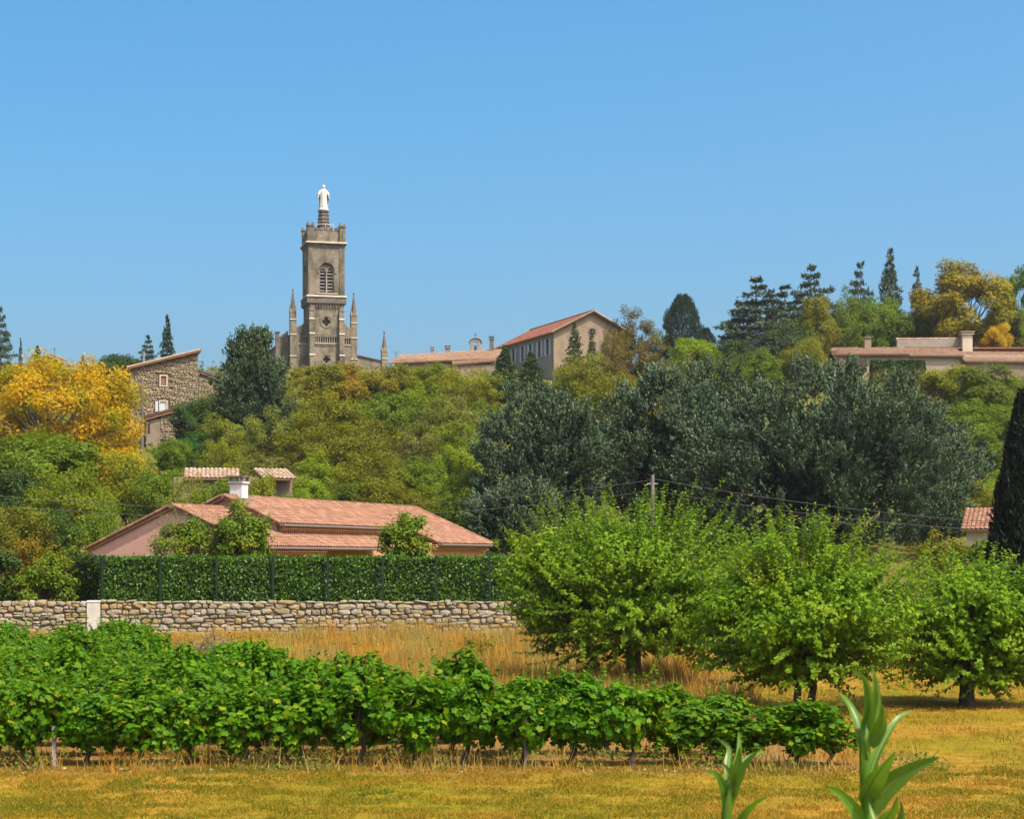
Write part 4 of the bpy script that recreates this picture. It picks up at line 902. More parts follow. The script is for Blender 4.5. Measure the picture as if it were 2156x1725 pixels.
b = MB(); b.box(.93, 1.69, -.42, .42, RZ+.723, RZ+.82); b.build('chimney_crown', M['concrete'], ch)
b = MB()
for sx in (1.02, 1.6):
    for sy in (-.33, 0, .33): b.box(sx-.06, sx+.06, sy-.06, sy+.06, RZ+.82, RZ+1.02)
b.build('chimney_vent', M['zinc'], ch)
b = MB(); b.box(.85, 1.77, -.5, .5, RZ+1.023, RZ+1.10); b.build('chimney_slab', M['church_dark'], ch)
b = MB(); b.box(.8, 1.85, -.62, -.353, RZ-.22, RZ-.05); b.build('chimney_flashing', M['zinc'], ch)

# ------------------------------------------------------------------ dry stone wall, pillar, footing
WY, WB = 84.0, .62
xw0, xw1 = (-70-CU)*WY/FPX, (1240-CU)*WY/FPX
xp0, xp1 = (184-CU)*WY/FPX, (211-CU)*WY/FPX
SW = thing('dry_stone_wall', 'long rubble stone garden wall below the clipped hedge', 'wall', (0, WY, WB))
MB().box(xw0, xw1, .05, .5, -.3, 1.36).build('wall_core', M['mortar'], SW)
rgw = np.random.default_rng(11)
wall_top = lambda x: 1.40 + .03*math.sin(x*1.7) + .02*math.sin(x*4.1)
stn = pack_stones(rgw, xw0, xp0-.02, wall_top, (.24, .58), (.12, .29)) + pack_stones(rgw, xp1+.02, xw1, wall_top, (.24, .58), (.12, .29))
stn_v = [s for s in stn if -23 < s[0] < .2]; lim = 300
lay_stones(SW, stn, .12, .30, 'stone_o', 'stone_s', lim, 1.0, .07)
PI = MB(); PI.box(xp0, xp1, -.12, .45, -.4, 1.36); PI.frustum((.31, .31), (.28, .28), 1.363, 1.42, (xp0+xp1)/2, .165)
o = PI.build('gate_pillar', M['concrete']); o.location = (0, WY, WB); tag(o, 'pale concrete pillar set into the rubble stone wall', 'pillar')
b = MB(); xsf = np.linspace(xw0, xw1, 60)
for i in range(59):
    j = .03*math.sin(i*1.9); b.box(xsf[i], xsf[i+1], -.42+j, .1, -.5, .035+.02*math.sin(i*.8))
o = b.build('wall_footing', M['footing'], SW)

# ------------------------------------------------------------------ hedge and fence
HX0, HX1 = (213-CU)*86/FPX, (1190-CU)*86/FPX
HZ0, HZ1 = 1.85, 3.92
def hedge(name, A, B, thick, z0, z1, mat, label, n=5200, size=.13, rag=.05, seed=1):
    rg = np.random.default_rng(seed); A, B = np.array(A, float), np.array(B, float); L = np.linalg.norm(B-A); e = (B-A)/L; nrm = np.array([e[1], -e[0]])
    if nrm[1] > 0: nrm = -nrm
    t = thing(name, label, 'hedge', (float((A+B)[0]/2), float((A+B)[1]/2), z0))
    o0 = np.array([*(A+B)/2, z0]); Vs = []
    hgt = z1-z0
    def faces(m, fn, N0):
        a, c = rg.random(m), rg.random(m); P = fn(a, c) - o0; dn = rg.normal(size=(m, 3))*.55 + N0
        P = P + np.array(N0)*(vnoise(P[:, 0]+o0[0], (P[:, 1]+P[:, 2])*1.3+7, .9, 40)-.5)[:, None]*.18
        Vs.append(scatter(P + np.array(N0)*(rg.random((m, 1))-.75)*rag*3.2, dn, rg.normal(size=(m, 3)) + np.array([0, 0, -.4]), size*(.6+.7*rg.random(m)), T_LEAF))
    n3 = np.array([*nrm, 0.]); e3 = np.array([*e, 0.]); A3 = np.array([*A, 0.])
    area = L*hgt; d = n/area
    faces(n, lambda a, c: A3 + a[:, None]*L*e3 + n3*thick/2 + (z0 + c[:, None]*hgt)*np.array([0, 0, 1]), n3)
    faces(int(L*thick*d*1.2), lambda a, c: A3 + a[:, None]*L*e3 + n3*(c[:, None]-.5)*thick + np.array([0, 0, z1]) + (rg.random((len(a), 1))**3)*.10*np.array([0, 0, 1]), np.array([0, 0, 1.]))
    for P0, s in ((A3, -1), (A3+e3*L, 1)):
        faces(int(hgt*thick*d), lambda a, c: P0 + n3*(a[:, None]-.5)*thick + (z0 + c[:, None]*hgt)*np.array([0, 0, 1]), e3*s)
    link('foliage', fast_mesh('foliage', *merge(*Vs)), M[mat], t)
    b = MB(); q = math.atan2(e[1], e[0]); Mx = Matrix.Rotation(q, 4, 'Z')
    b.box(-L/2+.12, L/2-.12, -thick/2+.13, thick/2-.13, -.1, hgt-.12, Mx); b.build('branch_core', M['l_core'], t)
    return t
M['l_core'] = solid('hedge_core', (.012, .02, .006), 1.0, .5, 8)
hedge('clipped_hedge', (HX0, 86.3), (HX1, 86.6), 1.2, HZ0, HZ1, 'l_hedge', 'long clipped dark green hedge behind the stone wall', 15000, .14)
hedge('clipped_hedge', ((160-CU)*90.5/FPX, 90.6), (HX0-.05, 86.75), .9, HZ0-.4, HZ1+.02, 'l_dark', 'short return of the clipped hedge at its left end, leaves coloured dark for shade', 2600, .14, seed=2)  # dark leaf colour puts the shade of this end into the foliage
hedge('clipped_hedge', ((1836-CU)*250/FPX, 250.3), ((1945-CU)*250/FPX, 250), 1.6, 26.6, 30.0, 'l_dark', 'dark clipped hedge in front of the long low house', 5200, .24, .08, 3)
FE = thing('wire_fence', 'dark green wire fence with slim posts against the front of the clipped hedge', 'fence', (HX0, 85.62, HZ0))
for u in (216, 338, 456, 575, 690, 806, 919, 1031, 1144):
    x = (u-CU)*85.6/FPX - HX0; b = MB(); b.box(x-.045, x+.045, -.045, .045, -.35, 2.12); b.box(x-.06, x+.06, -.06, .06, 2.123, 2.16); b.build('post', M['fence_green'], FE)
b = MB()
for k in range(10): b.box(0, HX1-HX0, -.006, .0, .08+k*.22, .088+k*.22)
b.build('wire_mesh', M['fence_green'], FE)

# ------------------------------------------------------------------ poles and wires
def wire(A, B, sag, label, r=.014, name='power_line'):
    A, B = Vector(A), Vector(B); n = 28; b = MB()
    b.tube([A.lerp(B, i/n) - A - Vector((0, 0, sag*4*(i/n)*(1-i/n))) for i in range(n+1)], r, 4)
    o = b.build(name, M['wire']); o.location = A; tag(o, label, 'cable'); return o
p = at(1374, 1000, 88); zb = gzf(p.x, 88)
UP = thing('utility_pole', 'grey concrete utility pole behind the tallest orchard tree', 'pole', (p.x, 88, zb))
b = MB(); b.tube([(0, 0, -.2), (0, 0, p.z-zb)], [.13, .085], 10); b.build('shaft', M['pole_dim'], UP)
b = MB(); b.box(-.25, .25, -.04, .04, p.z-zb-.45, p.z-zb-.38); b.build('bracket', M['zinc'], UP)
wire(p + Vector((-.1, -.06, -.25)), at(-160, 1028, 84), 1.1, 'upper power cable left of the grey pole, crossing before the pink roof', .009)
wire(p + Vector((-.1, -.06, -.75)), at(-160, 1046, 84), 1.1, 'lower power cable left of the grey pole, crossing before the pink roof', .009)
wire(p + Vector((.1, -.06, -.2)), at(2300, 1112, 82), .35, 'upper power cable right of the grey pole, before the blue cypresses')
wire(p + Vector((.1, -.06, -.75)), at(2300, 1128, 82), .35, 'lower power cable right of the grey pole, before the blue cypresses')
p2 = at(299, 797, 172); zb2 = gzf(p2.x, 172)
UP2 = thing('utility_pole', 'slim dark wooden pole in front of the rubble stone house', 'pole', (p2.x, 172, zb2))
b = MB(); b.tube([(0, 0, -.3), (0, 0, p2.z-zb2)], [.17, .12], 8); b.build('shaft', M['pole_wood'], UP2)
b = MB(); b.box(-.28, .28, -.05, .05, p2.z-zb2-3.2, p2.z-zb2-3.1); b.build('bracket', M['iron'], UP2)
wire(at(299, 866, 171.8), at(1100, 905, 150), 1.6, 'single dark cable sagging from the wooden pole across the hillside trees', .02)

# ------------------------------------------------------------------ hillside and skyline trees
for a in [
 # skyline, left
 ('cedar_tree', 'cedar', 2, 650, 75, 225, 'n_cedar', 'cedar with layered branches cut by the left edge, highest there'),
 ('conifer_tree', 'spire_slim', 43, 712, 26, 232, 'n_cedar', 'thin young conifer just right of the cedar at the left edge'),
 ('conifer_tree', 'column', 79, 728, 13, 262, 'n_dark', 'tiny dark cypress tip left of the orange tiled roof'),
 ('conifer_tree', 'spire', 174, 748, 22, 255, 'n_cedar', 'tiny pointed conifer right of the orange tiled roof'),
 ('pine_tree', 'round', 245, 742, 96, 225, 'l_dark', 'round dark pine left of the rubble stone house roof'),
 ('cedar_tree', 'cedar', 310, 708, 62, 230, 'n_cedar', 'thin feathery cedar between the round pine and the dark conifer'),
 ('conifer_tree', 'spire', 352, 664, 62, 228, 'n_dark', 'dark pointed conifer above the rubble stone house roof'),
 # below the church, top row
 ('autumn_tree', 'round', 700, 764, 130, 246, 'l_autumn', 'orange leaved tree at the foot of the church tower'),
 ('golden_tree', 'round', 812, 766, 118, 243, 'l_gold', 'golden yellow tree just right of the church tower foot'),
 ('autumn_tree', 'round', 762, 789, 92, 232, 'l_autumn', 'rusty orange tree below the golden tree by the church'),
 ('broadleaf_tree', 'tall', 905, 764, 112, 238, 'l_bright', 'bright green tree rising against the low tiled hall roof'),
 ('broadleaf_tree', 'round', 862, 786, 90, 232, 'l_olive', 'olive green tree between the golden tree and the bright green one'),
 ('broadleaf_tree', 'loose', 962, 774, 115, 236, 'l_gold', 'yellowish loose tree under the porch of the low tiled hall'),
 ('broadleaf_tree', 'tall', 1008, 778, 90, 230, 'l_olive', 'narrow olive tree beside the dark conifers of the gabled building'),
 ('broadleaf_tree', 'round', 655, 790, 112, 228, 'l_gold', 'yellow green tree against the right flank of the big blue green conifer'),
 ('broadleaf_tree', 'loose', 604, 800, 110, 216, 'l_grey', 'grey green airy tree before the foot of the big blue green conifer'),
 # second and third rows
 ('broadleaf_tree', 'fuzzy', 706, 822, 150, 214, 'l_olive', 'fuzzy olive tree straight below the orange tree of the church'),
 ('broadleaf_tree', 'round', 800, 824, 140, 210, 'l_green', 'mid green round tree below the rusty orange tree'),
 ('broadleaf_tree', 'tall', 884, 812, 120, 210, 'l_bright', 'fresh green tall tree below the low tiled hall'),
 ('broadleaf_tree', 'fuzzy', 950, 832, 130, 206, 'l_grey', 'grey green fuzzy tree left of the left blue cypress top'),
 ('broadleaf_tree', 'tall', 1018, 846, 100, 204, 'l_green', 'green tree squeezed against the left blue cypress'),
 ('broadleaf_tree', 'loose', 548, 858, 140, 196, 'l_grey', 'thin grey green tree below the big blue green conifer'),
 ('broadleaf_tree', 'loose', 640, 872, 150, 190, 'l_olive', 'loose olive tree where the hillside cable sags left'),
 ('broadleaf_tree', 'fuzzy', 752, 882, 160, 186, 'l_olive', 'wide fuzzy olive tree in the middle of the hillside'),
 ('broadleaf_tree', 'loose', 862, 888, 140, 184, 'l_grey', 'pale airy tree under the hillside cable, right of middle'),
 ('broadleaf_tree', 'round', 965, 888, 140, 178, 'l_bright', 'bright green leafy tree left of the left blue cypress'),
 ('broadleaf_tree', 'fuzzy', 478, 872, 110, 182, 'l_olive', 'olive tree under the left skirt of the big blue green conifer'),
 ('broadleaf_tree', 'round', 402, 840, 84, 181, 'l_dark', 'dark green tree beside the annex of the stone house'),
 ('broadleaf_tree', 'fuzzy', 448, 818, 80, 187, 'l_olive', 'olive tree before the right wing of the stone house'),
 ('shrub', 'round', 412, 908, 66, 168, 'l_teal', 'blue green leafy shrub below the dark tree by the annex'),
 ('shrub', 'round', 360, 925, 80, 165, 'l_green', 'green shrub at the foot of the stone house annex'),
 # lower rows
 ('broadleaf_tree', 'loose', 470, 925, 140, 160, 'l_olive', 'loose olive tree behind the overgrown cottage'),
 ('broadleaf_tree', 'loose', 566, 940, 150, 158, 'l_grey', 'thin stemmed grey tree above the cottage roof'),
 ('broadleaf_tree', 'tall', 672, 950, 130, 154, 'l_bright', 'yellow green tree right of the small cottage roof'),
 ('broadleaf_tree', 'loose', 770, 950, 150, 154, 'l_olive', 'dry olive tree with visible stems above the pink ridge'),
 ('broadleaf_tree', 'round', 868, 962, 140, 150, 'l_green', 'green tree above the right half of the pink roof'),
 ('broadleaf_tree', 'tall', 955, 940, 130, 150, 'l_bright', 'sunny green tree touching the left blue cypress skirt'),
 ('shrub', 'round', 640, 1006, 120, 132, 'l_bright', 'low bright shrub behind the pink roof ridge, left'),
 ('shrub', 'round', 732, 1014, 130, 130, 'l_green', 'low green shrub behind the middle of the pink ridge'),
 ('shrub', 'round', 826, 1010, 140, 130, 'l_olive', 'low olive shrub behind the pink ridge, right'),
 ('shrub', 'round', 905, 1020, 110, 131, 'l_bright', 'bright shrub above the right hip of the pink roof'),
 ('broadleaf_tree', 'tall', 975, 985, 105, 127, 'l_green', 'small green tree with bare trunk right of the pink roof'),
 ('shrub', 'fuzzy', 392, 985, 110, 138, 'l_green', 'green bush left of the overgrown cottage'),
 ('shrub', 'round', 452, 1006, 110, 113, 'l_green', 'green bush covering the cottage wall'),
 ('shrub', 'round', 545, 998, 96, 113, 'l_olive', 'olive bush between the two cottage roofs'),
 ('shrub', 'fuzzy', 612, 1014, 100, 113, 'l_bright', 'bright bush under the right cottage roof'),
 ('shrub', 'fuzzy', 384, 1000, 90, 112, 'l_olive', 'olive bush at the left corner of the cottage'),
 ('shrub', 'round', 498, 1010, 90, 111, 'l_green', 'green bush behind the white chimney of the pink house'),
 ('shrub', 'round', 418, 1035, 70, 111, 'l_bright', 'small yellow green bush beside the pink gable ridge'),
 ('broadleaf_tree', 'round', 80, 905, 230, 134, 'l_green', 'broad green tree before the lower part of the yellow tree'),
 ('broadleaf_tree', 'fuzzy', 262, 950, 150, 132, 'l_olive', 'olive tree under the right side of the yellow tree'),
 ('broadleaf_tree', 'fuzzy', 330, 975, 120, 128, 'l_green', 'green tree between the yellow tree and the cottage'),
 ('broadleaf_tree', 'fuzzy', 150, 985, 180, 118, 'l_bright', 'yellow green feathery tree at left above the hedge'),
 ('broadleaf_tree', 'round', 10, 985, 150, 121, 'l_dark', 'dark green tree at the left edge below the yellow tree'),
 ('shrub', 'fuzzy', 40, 1065, 150, 106, 'l_olive', 'olive bush at the left edge above the red tipped shrub'),
 ('shrub', 'round', 132, 1072, 110, 108, 'l_dark', 'dark shrub left of the pink gable'),
 ('shrub', 'fuzzy', 205, 1050, 100, 108, 'l_green', 'round green bush touching the left slope of the pink gable'),
 # around the gabled building and right of it
 ('conifer_tree', 'spire', 1062, 728, 96, 238, 'n_green', 'dark green conifer at the left corner of the gabled building'),
 ('conifer_tree', 'spire', 1118, 740, 100, 236, 'n_green', 'second green conifer below the pale shutters of the gabled building'),
 ('conifer_tree', 'round', 1050, 782, 80, 224, 'l_dark', 'black green bush left of the left blue cypress top'),
 ('conifer_tree', 'spire_slim', 1210, 680, 84, 247, 'n_green', 'slender conifer in front of the gable end wall'),
 ('conifer_tree', 'spire_slim', 1246, 702, 56, 250, 'n_green', 'smaller slender conifer under the round gable window'),
 ('broadleaf_tree', 'loose', 1338, 646, 115, 262, 'l_brown', 'brown open crowned tree right of the gable'),
 ('broadleaf_tree', 'loose', 1296, 690, 80, 256, 'l_brown', 'rusty thin tree touching the right edge of the gable'),
 ('broadleaf_tree', 'loose', 1385, 690, 80, 262, 'l_grey', 'grey airy tree between the brown tree and the dark cypress'),
 ('cypress_tree', 'column', 1437, 620, 76, 262, 'n_dark', 'stout dark cypress alone on the skyline right of the gable'),
 ('conifer_tree', 'column', 1486, 690, 42, 272, 'n_dark', 'small dark conifer just right of the stout cypress'),
 ('shrub', 'round', 1462, 708, 100, 252, 'l_bright', 'yellow green rounded shrub below the stout dark cypress'),
 ('broadleaf_tree', 'fuzzy', 1245, 742, 130, 234, 'l_olive', 'olive tree at the foot of the gable end wall'),
 ('broadleaf_tree', 'fuzzy', 1340, 738, 140, 236, 'l_brown', 'brownish tree on the slope below the open crowned tree'),
 ('broadleaf_tree', 'fuzzy', 1428, 752, 140, 232, 'l_olive', 'olive tree on the slope below the yellow green shrub'),
 ('broadleaf_tree', 'fuzzy', 1290, 782, 150, 212, 'l_olive', 'olive tree in the dip between the blue cypresses, left'),
 ('broadleaf_tree', 'loose', 1370, 790, 130, 212, 'l_gold', 'yellowing tree in the dip between the blue cypresses, right'),
 ('broadleaf_tree', 'fuzzy', 1195, 770, 90, 226, 'l_olive', 'olive bush behind the top of the left blue cypress'),
 ('broadleaf_tree', 'fuzzy', 1510, 745, 110, 236, 'l_green', 'green tree below the left skirt of the first cedar'),
 # right skyline
 ('cedar_tree', 'cedar', 1592, 586, 190, 258, 'n_cedar', 'broad blue grey cedar, leftmost of the right skyline grove'),
 ('cedar_tree', 'cedar', 1706, 562, 150, 268, 'n_cedar', 'tall flat topped cedar second in the right grove'),
 ('pine_tree', 'round', 1712, 622, 96, 256, 'l_olive', 'orange green rounded tree before the second cedar'),
 ('conifer_tree', 'tall', 1778, 600, 84, 268, 'l_green', 'dense green conifer in the middle of the right grove'),
 ('cedar_tree', 'cedar', 1812, 556, 90, 286, 'n_cedar', 'far cedar top between the grove middle and the tall spire'),
 ('conifer_tree', 'spire', 1873, 526, 112, 286, 'n_cedar', 'tallest spire shaped conifer of the right grove'),
 ('conifer_tree', 'spire_slim', 1930, 564, 76, 286, 'n_cedar', 'slender conifer just right of the tallest spire'),
 ('broadleaf_tree', 'round', 1850, 622, 110, 272, 'l_green', 'mid green leafy tree below the tallest spire'),
 ('broadleaf_tree', 'fuzzy', 1660, 672, 110, 252, 'l_dark', 'dark tree under the second cedar'),
 ('plane_tree', 'big', 2032, 550, 188, 270, 'l_plane', 'large golden plane tree above the long low house'),
 ('plane_tree', 'round', 1962, 625, 80, 274, 'l_autumn', 'smaller rusty tree at the left of the golden plane tree'),
 ('plane_tree', 'big', 2150, 560, 90, 272, 'l_green', 'green tree cut by the right edge beside the golden plane tree'),
 ('shrub', 'round', 2094, 682, 60, 264, 'l_yellow', 'bright orange bush right of the big cream chimney'),
 ('shrub', 'fuzzy', 1690, 712, 100, 246, 'l_olive', 'olive bush left of the long low house'),
 ('shrub', 'fuzzy', 1600, 736, 100, 240, 'l_green', 'green bush below the leftmost cedar of the grove'),
 ('broadleaf_tree', 'fuzzy', 1706, 716, 60, 247, 'l_gold', 'small golden bush at the gable of the long low house'),
 ('broadleaf_tree', 'fuzzy', 1560, 712, 120, 244, 'l_dark', 'dark fuzzy tree filling under the left half of the first cedar'),
 ('broadleaf_tree', 'tall', 1645, 680, 110, 252, 'n_cedar', 'blue grey tree between the first and second cedar'),
 ('broadleaf_tree', 'round', 1765, 668, 110, 270, 'l_dark', 'dark tree under the dense green conifer'),
 ('broadleaf_tree', 'tall', 1815, 640, 100, 270, 'l_green', 'leafy green tree right of the dense green conifer'),
 ('broadleaf_tree', 'round', 1905, 652, 100, 272, 'l_green', 'green tree under the slender conifer near the golden plane'),
 ('broadleaf_tree', 'round', 1990, 652, 90, 272, 'l_gold', 'golden lower branches left of the golden plane tree trunk'),
 ('broadleaf_tree', 'round', 2130, 650, 90, 272, 'l_olive', 'olive tree between the golden plane tree and the right edge'),
 # below the church, in front of its foot
 ('shrub', 'round', 645, 772, 80, 252, 'l_gold', 'yellow shrub at the left foot of the church'),
 ('shrub', 'round', 752, 770, 76, 254, 'l_gold', 'yellow shrub at the right buttress of the church tower'),
 ('shrub', 'round', 868, 772, 80, 252, 'l_olive', 'olive shrub below the rightmost church pinnacle'),
 ('shrub', 'fuzzy', 930, 772, 90, 250, 'l_gold', 'pale gold shrub before the low hall wall'),
 ('cedar_tree', 'cedar', 1652, 604, 150, 264, 'n_cedar', 'cedar between the leftmost and the second cedar of the right grove'),
 ('cedar_tree', 'cedar', 1556, 640, 110, 262, 'n_cedar', 'low spreading cedar at the left end of the right grove'),
 # right slope
 ('broadleaf_tree', 'loose', 1885, 775, 120, 226, 'l_brown', 'brownish thin tree below the long low house'),
 ('broadleaf_tree', 'round', 1975, 772, 130, 230, 'l_olive', 'olive tree below the right wing of the long low house'),
 ('broadleaf_tree', 'round', 2070, 768, 150, 230, 'l_green', 'green tree near right edge below the long roof'),
 ('broadleaf_tree', 'round', 2148, 790, 110, 226, 'l_bright', 'bright tree at right edge below the long roof'),
 ('broadleaf_tree', 'fuzzy', 1940, 830, 130, 205, 'l_brown', 'brown olive tree beside the right blue cypress shoulder'),
 ('broadleaf_tree', 'round', 2035, 840, 140, 205, 'l_green', 'green tree high on the right slope'),
 ('broadleaf_tree', 'round', 2120, 850, 110, 200, 'l_green', 'green tree behind the black cypress tip'),
 ('broadleaf_tree', 'fuzzy', 1985, 900, 130, 182, 'l_gold', 'yellow olive tree along the right blue cypress flank'),
 ('broadleaf_tree', 'round', 2065, 910, 130, 180, 'l_green', 'green tree left of the black cypress, upper'),
 ('broadleaf_tree', 'fuzzy', 2030, 985, 120, 160, 'l_olive', 'olive tree left of the black cypress, middle'),
 ('broadleaf_tree', 'round', 2075, 1010, 90, 150, 'l_bright', 'bright bush above the small pink house'),
]: tree(*a, cat=('shrub' if a[0] == 'shrub' else 'tree'))

def hero(name, label, u, Y, mats, crown, trunk, cat='tree', zoff=-.05, bark='bark', rz=0):
    X = (u-CU)*Y/FPX; t = thing(name, label, cat, (X, Y, gzf(X, Y)+zoff), rz)
    link('crown', fast_mesh('crown', *crown), M[mats], t); trunk.build('trunk', M[bark], t, True); return t
# yellow plane tree
def big_yellow():
    rg = np.random.default_rng(70); Y = 152; W = 15.4; top = at(0, 752, Y).z - gzf(-34, Y); c = (0, 0, top*.56)
    C = clumps(rg, 230, c, (W*.47, W*.40, top*.42), .62, .22, 1.0); rc = .7 + .6*rg.random(len(C))
    return hero('plane_tree', 'huge golden yellow plane tree in front of the rubble stone house', 104, Y, 'l_yellow', clump_leaves(rg, C, rc, 270, .20, T_CLUST, c, .9, rnd=1.0), limbs(rg, C, (0, 0, 0), (0, 0, top*.3), .34, 70, .25), bark='bark_grey')
big_yellow()
rgp = np.random.default_rng(71); Cq = clumps(rgp, 50, (0, 0, 4.1), (2.7, 2.4, 2.3), .5, .3, 1.0)
hero('plane_tree', 'lower golden crown hanging right of the huge yellow tree above the bushes', 240, 147, 'l_yellow', clump_leaves(rgp, Cq - np.array([0, 0, 1.6]), .6+.5*rgp.random(len(Cq)), 330, .17, T_CLUST, (0, 0, 4), .9), limbs(rgp, Cq - np.array([0, 0, 1.6]), (0, 0, 0), (0, 0, 2), .2, 30), bark='bark_grey')
# feathery blue cypresses
def blue(label, u, vtop, wpx, Y, seed, mat='n_blue', nc=170, per_c=11, L=1.0, Wd=.27, per=29, size=.22, zlow=.08, conic=.0, twin=False, name='blue_cypress', rc=1.0):
    rg = np.random.default_rng(seed); X = (u-CU)*Y/FPX; zb = gzf(X, Y); H = CAMZ + (HV-vtop)*Y/FPX - zb - L*.35; W = wpx*Y/FPX
    env = np.array([W*.5, W*.44, H*.53]) - rc*.55; ctr = np.array([0, 0, H*.47])
    C = clumps(rg, nc, ctr, env, .78, .34, zlow*H)
    if conic > .5:
        zc = H*(zlow + (.93-zlow)*rg.random(nc)**1.15); ac = rg.random(nc)*6.283; rr_ = (W*.5-rc*.5)*np.clip(1-zc/H, .02, 1)**.9*(.35+.70*rg.random(nc)**.7)
        C = np.stack([rr_*np.cos(ac), rr_*np.sin(ac)*.9, zc], 1)
    elif conic: C[:, :2] *= (1 - conic*np.clip(C[:, 2:3]/H, 0, 1))*1.25
    if twin: C[:, 0] += np.where(C[:, 2] > H*.55, np.where(rg.random(len(C)) < .5, -1, 1)*.75, 0)
    i = np.repeat(np.arange(len(C)), per_c); d = rdir(len(i), rg); P = C[i] + d*(rc*(.45+.55*rg.random(len(i))))[:, None]*np.array([1, 1, .8])
    P[:, 2] = np.minimum(P[:, 2], H)
    o = unit(P - np.array([0, 0, H*.35])); A = unit(o*.55 + d*.35 + np.array([0, 0, .75]) + rg.normal(size=P.shape)*.18)
    sc_ = .65+.6*rg.random(len(P))
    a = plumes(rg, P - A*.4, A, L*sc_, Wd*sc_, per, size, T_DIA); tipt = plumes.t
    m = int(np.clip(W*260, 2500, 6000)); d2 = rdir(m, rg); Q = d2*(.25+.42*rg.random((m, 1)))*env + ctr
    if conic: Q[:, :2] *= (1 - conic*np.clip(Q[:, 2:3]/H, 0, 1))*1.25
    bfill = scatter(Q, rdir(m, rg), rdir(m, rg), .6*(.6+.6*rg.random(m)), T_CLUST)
    tn = np.concatenate([np.repeat(np.clip(.62*tipt**1.3 + .42*np.repeat(rg.random(len(P)), per), 0, 1), 4), np.zeros(len(bfill[0]))])  # tips paler as new growth and highlight, bases and fill darkened as shade
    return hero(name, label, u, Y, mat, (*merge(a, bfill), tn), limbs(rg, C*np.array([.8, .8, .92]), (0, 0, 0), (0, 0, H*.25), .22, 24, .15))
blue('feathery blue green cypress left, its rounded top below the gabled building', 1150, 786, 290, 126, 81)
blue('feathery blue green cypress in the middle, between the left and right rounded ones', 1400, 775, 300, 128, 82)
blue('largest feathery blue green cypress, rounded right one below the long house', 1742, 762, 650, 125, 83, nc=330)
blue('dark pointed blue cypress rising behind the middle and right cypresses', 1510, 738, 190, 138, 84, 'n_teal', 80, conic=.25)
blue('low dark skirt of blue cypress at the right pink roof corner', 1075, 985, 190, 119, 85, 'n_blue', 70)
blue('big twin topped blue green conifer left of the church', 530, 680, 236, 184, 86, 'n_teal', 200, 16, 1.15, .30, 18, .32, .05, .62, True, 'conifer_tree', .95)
# cypress at the right edge, its shade put into near-black needles
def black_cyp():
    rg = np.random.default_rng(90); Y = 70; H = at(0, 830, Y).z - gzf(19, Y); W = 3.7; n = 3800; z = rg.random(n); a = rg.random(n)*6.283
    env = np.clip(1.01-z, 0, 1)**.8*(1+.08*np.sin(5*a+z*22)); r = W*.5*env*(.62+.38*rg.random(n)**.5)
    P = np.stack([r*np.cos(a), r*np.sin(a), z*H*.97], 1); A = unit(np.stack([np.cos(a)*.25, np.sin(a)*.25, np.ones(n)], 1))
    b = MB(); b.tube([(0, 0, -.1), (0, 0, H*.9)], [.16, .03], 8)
    return hero('cypress_tree', 'shadow-black pointed cypress filling the right edge behind the orchard', 2158, Y, 'n_shade', plumes(rg, P, A, np.full(n, .5), np.full(n, .15), 10, .26), b)
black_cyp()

# ------------------------------------------------------------------ garden plants in front of the pink house
def bush(name, label, u, Y, W, H, mat, seed, n=46, per=110, size=.17, T=T_LEAF, cz=.55, nsh=40, rcl=(.22, .42), zoff=-.05, shl=(.35, .8), fork=.3, r0=.06, cat='shrub', ztop=None, stems=3, low=.05):
    rg = np.random.default_rng(seed); X = (u-CU)*Y/FPX
    if ztop is not None: H = CAMZ + (HV-ztop)*Y/FPX - gzf(X, Y)
    c = (0, 0, H*cz); C = clumps(rg, n, c, (W*.42, W*.36, H*.40), .45, .35, low*H); rc = rcl[0]+(rcl[1]-rcl[0])*rg.random(len(C))
    a = clump_leaves(rg, C, rc, per, size, T, c, .85, jit=.4)
    parts = [a]
    if nsh:
        d = rdir(nsh*4, rg); d = d[d[:, 2] > -.15][:nsh]; P = np.array(c) + d*np.array([W*.42, W*.36, H*.36]); D = unit(d*np.array([1, 1, .6]) + np.array([0, 0, .75]) + rg.normal(size=d.shape)*.15)
        parts.append(shoots(rg, P, D, shl[0]+(shl[1]-shl[0])*rg.random(len(P)), size, T, 12))
    return hero(name, label, u, Y, mat, merge(*parts), limbs(rg, C, (0, 0, 0), (0, 0, H*fork), r0, 30, stems=stems, spread=.12), cat, zoff)
bush('peach_tree', 'leafy young peach tree before the left wing of the pink house', 512, 89.5, 2.9, 4, 'l_peach', 31, 90, 130, .16, T_LEAF, .78, 60, (.28, .46), ztop=1100, cat='tree', low=.45)
bush('peach_tree', 'pale sparse peach tree before the pink gable', 385, 90, 3.2, 4, 'l_peach', 32, 70, 110, .13, T_LEAF, .76, 50, (.26, .44), ztop=1112, cat='tree', low=.45)
bush('peach_tree', 'small peach tree before the right half of the pink house', 852, 90, 2.6, 4, 'l_peach', 33, 80, 120, .16, T_LEAF, .78, 60, (.26, .42), ztop=1116, cat='tree', low=.45)
bush('laurel_shrub', 'glossy green shrub left of the hedge with the wall below it', 92, 86.4, 3.6, 3, 'l_green', 34, 60, 150, .15, T_LEAF, .58, 20, ztop=1172)
bush('laurel_shrub', 'dark green shrub cut by the left edge above the stone wall', -8, 86.8, 3.0, 3, 'l_dark', 35, 50, 120, .15, T_LEAF, .58, 10, ztop=1158)
bush('red_shrub', 'reddish brown shrub top behind the glossy shrub at left', 70, 89, 2.6, 3, 'l_red', 36, 40, 90, .15, T_LEAF, .7, 20, ztop=1150)
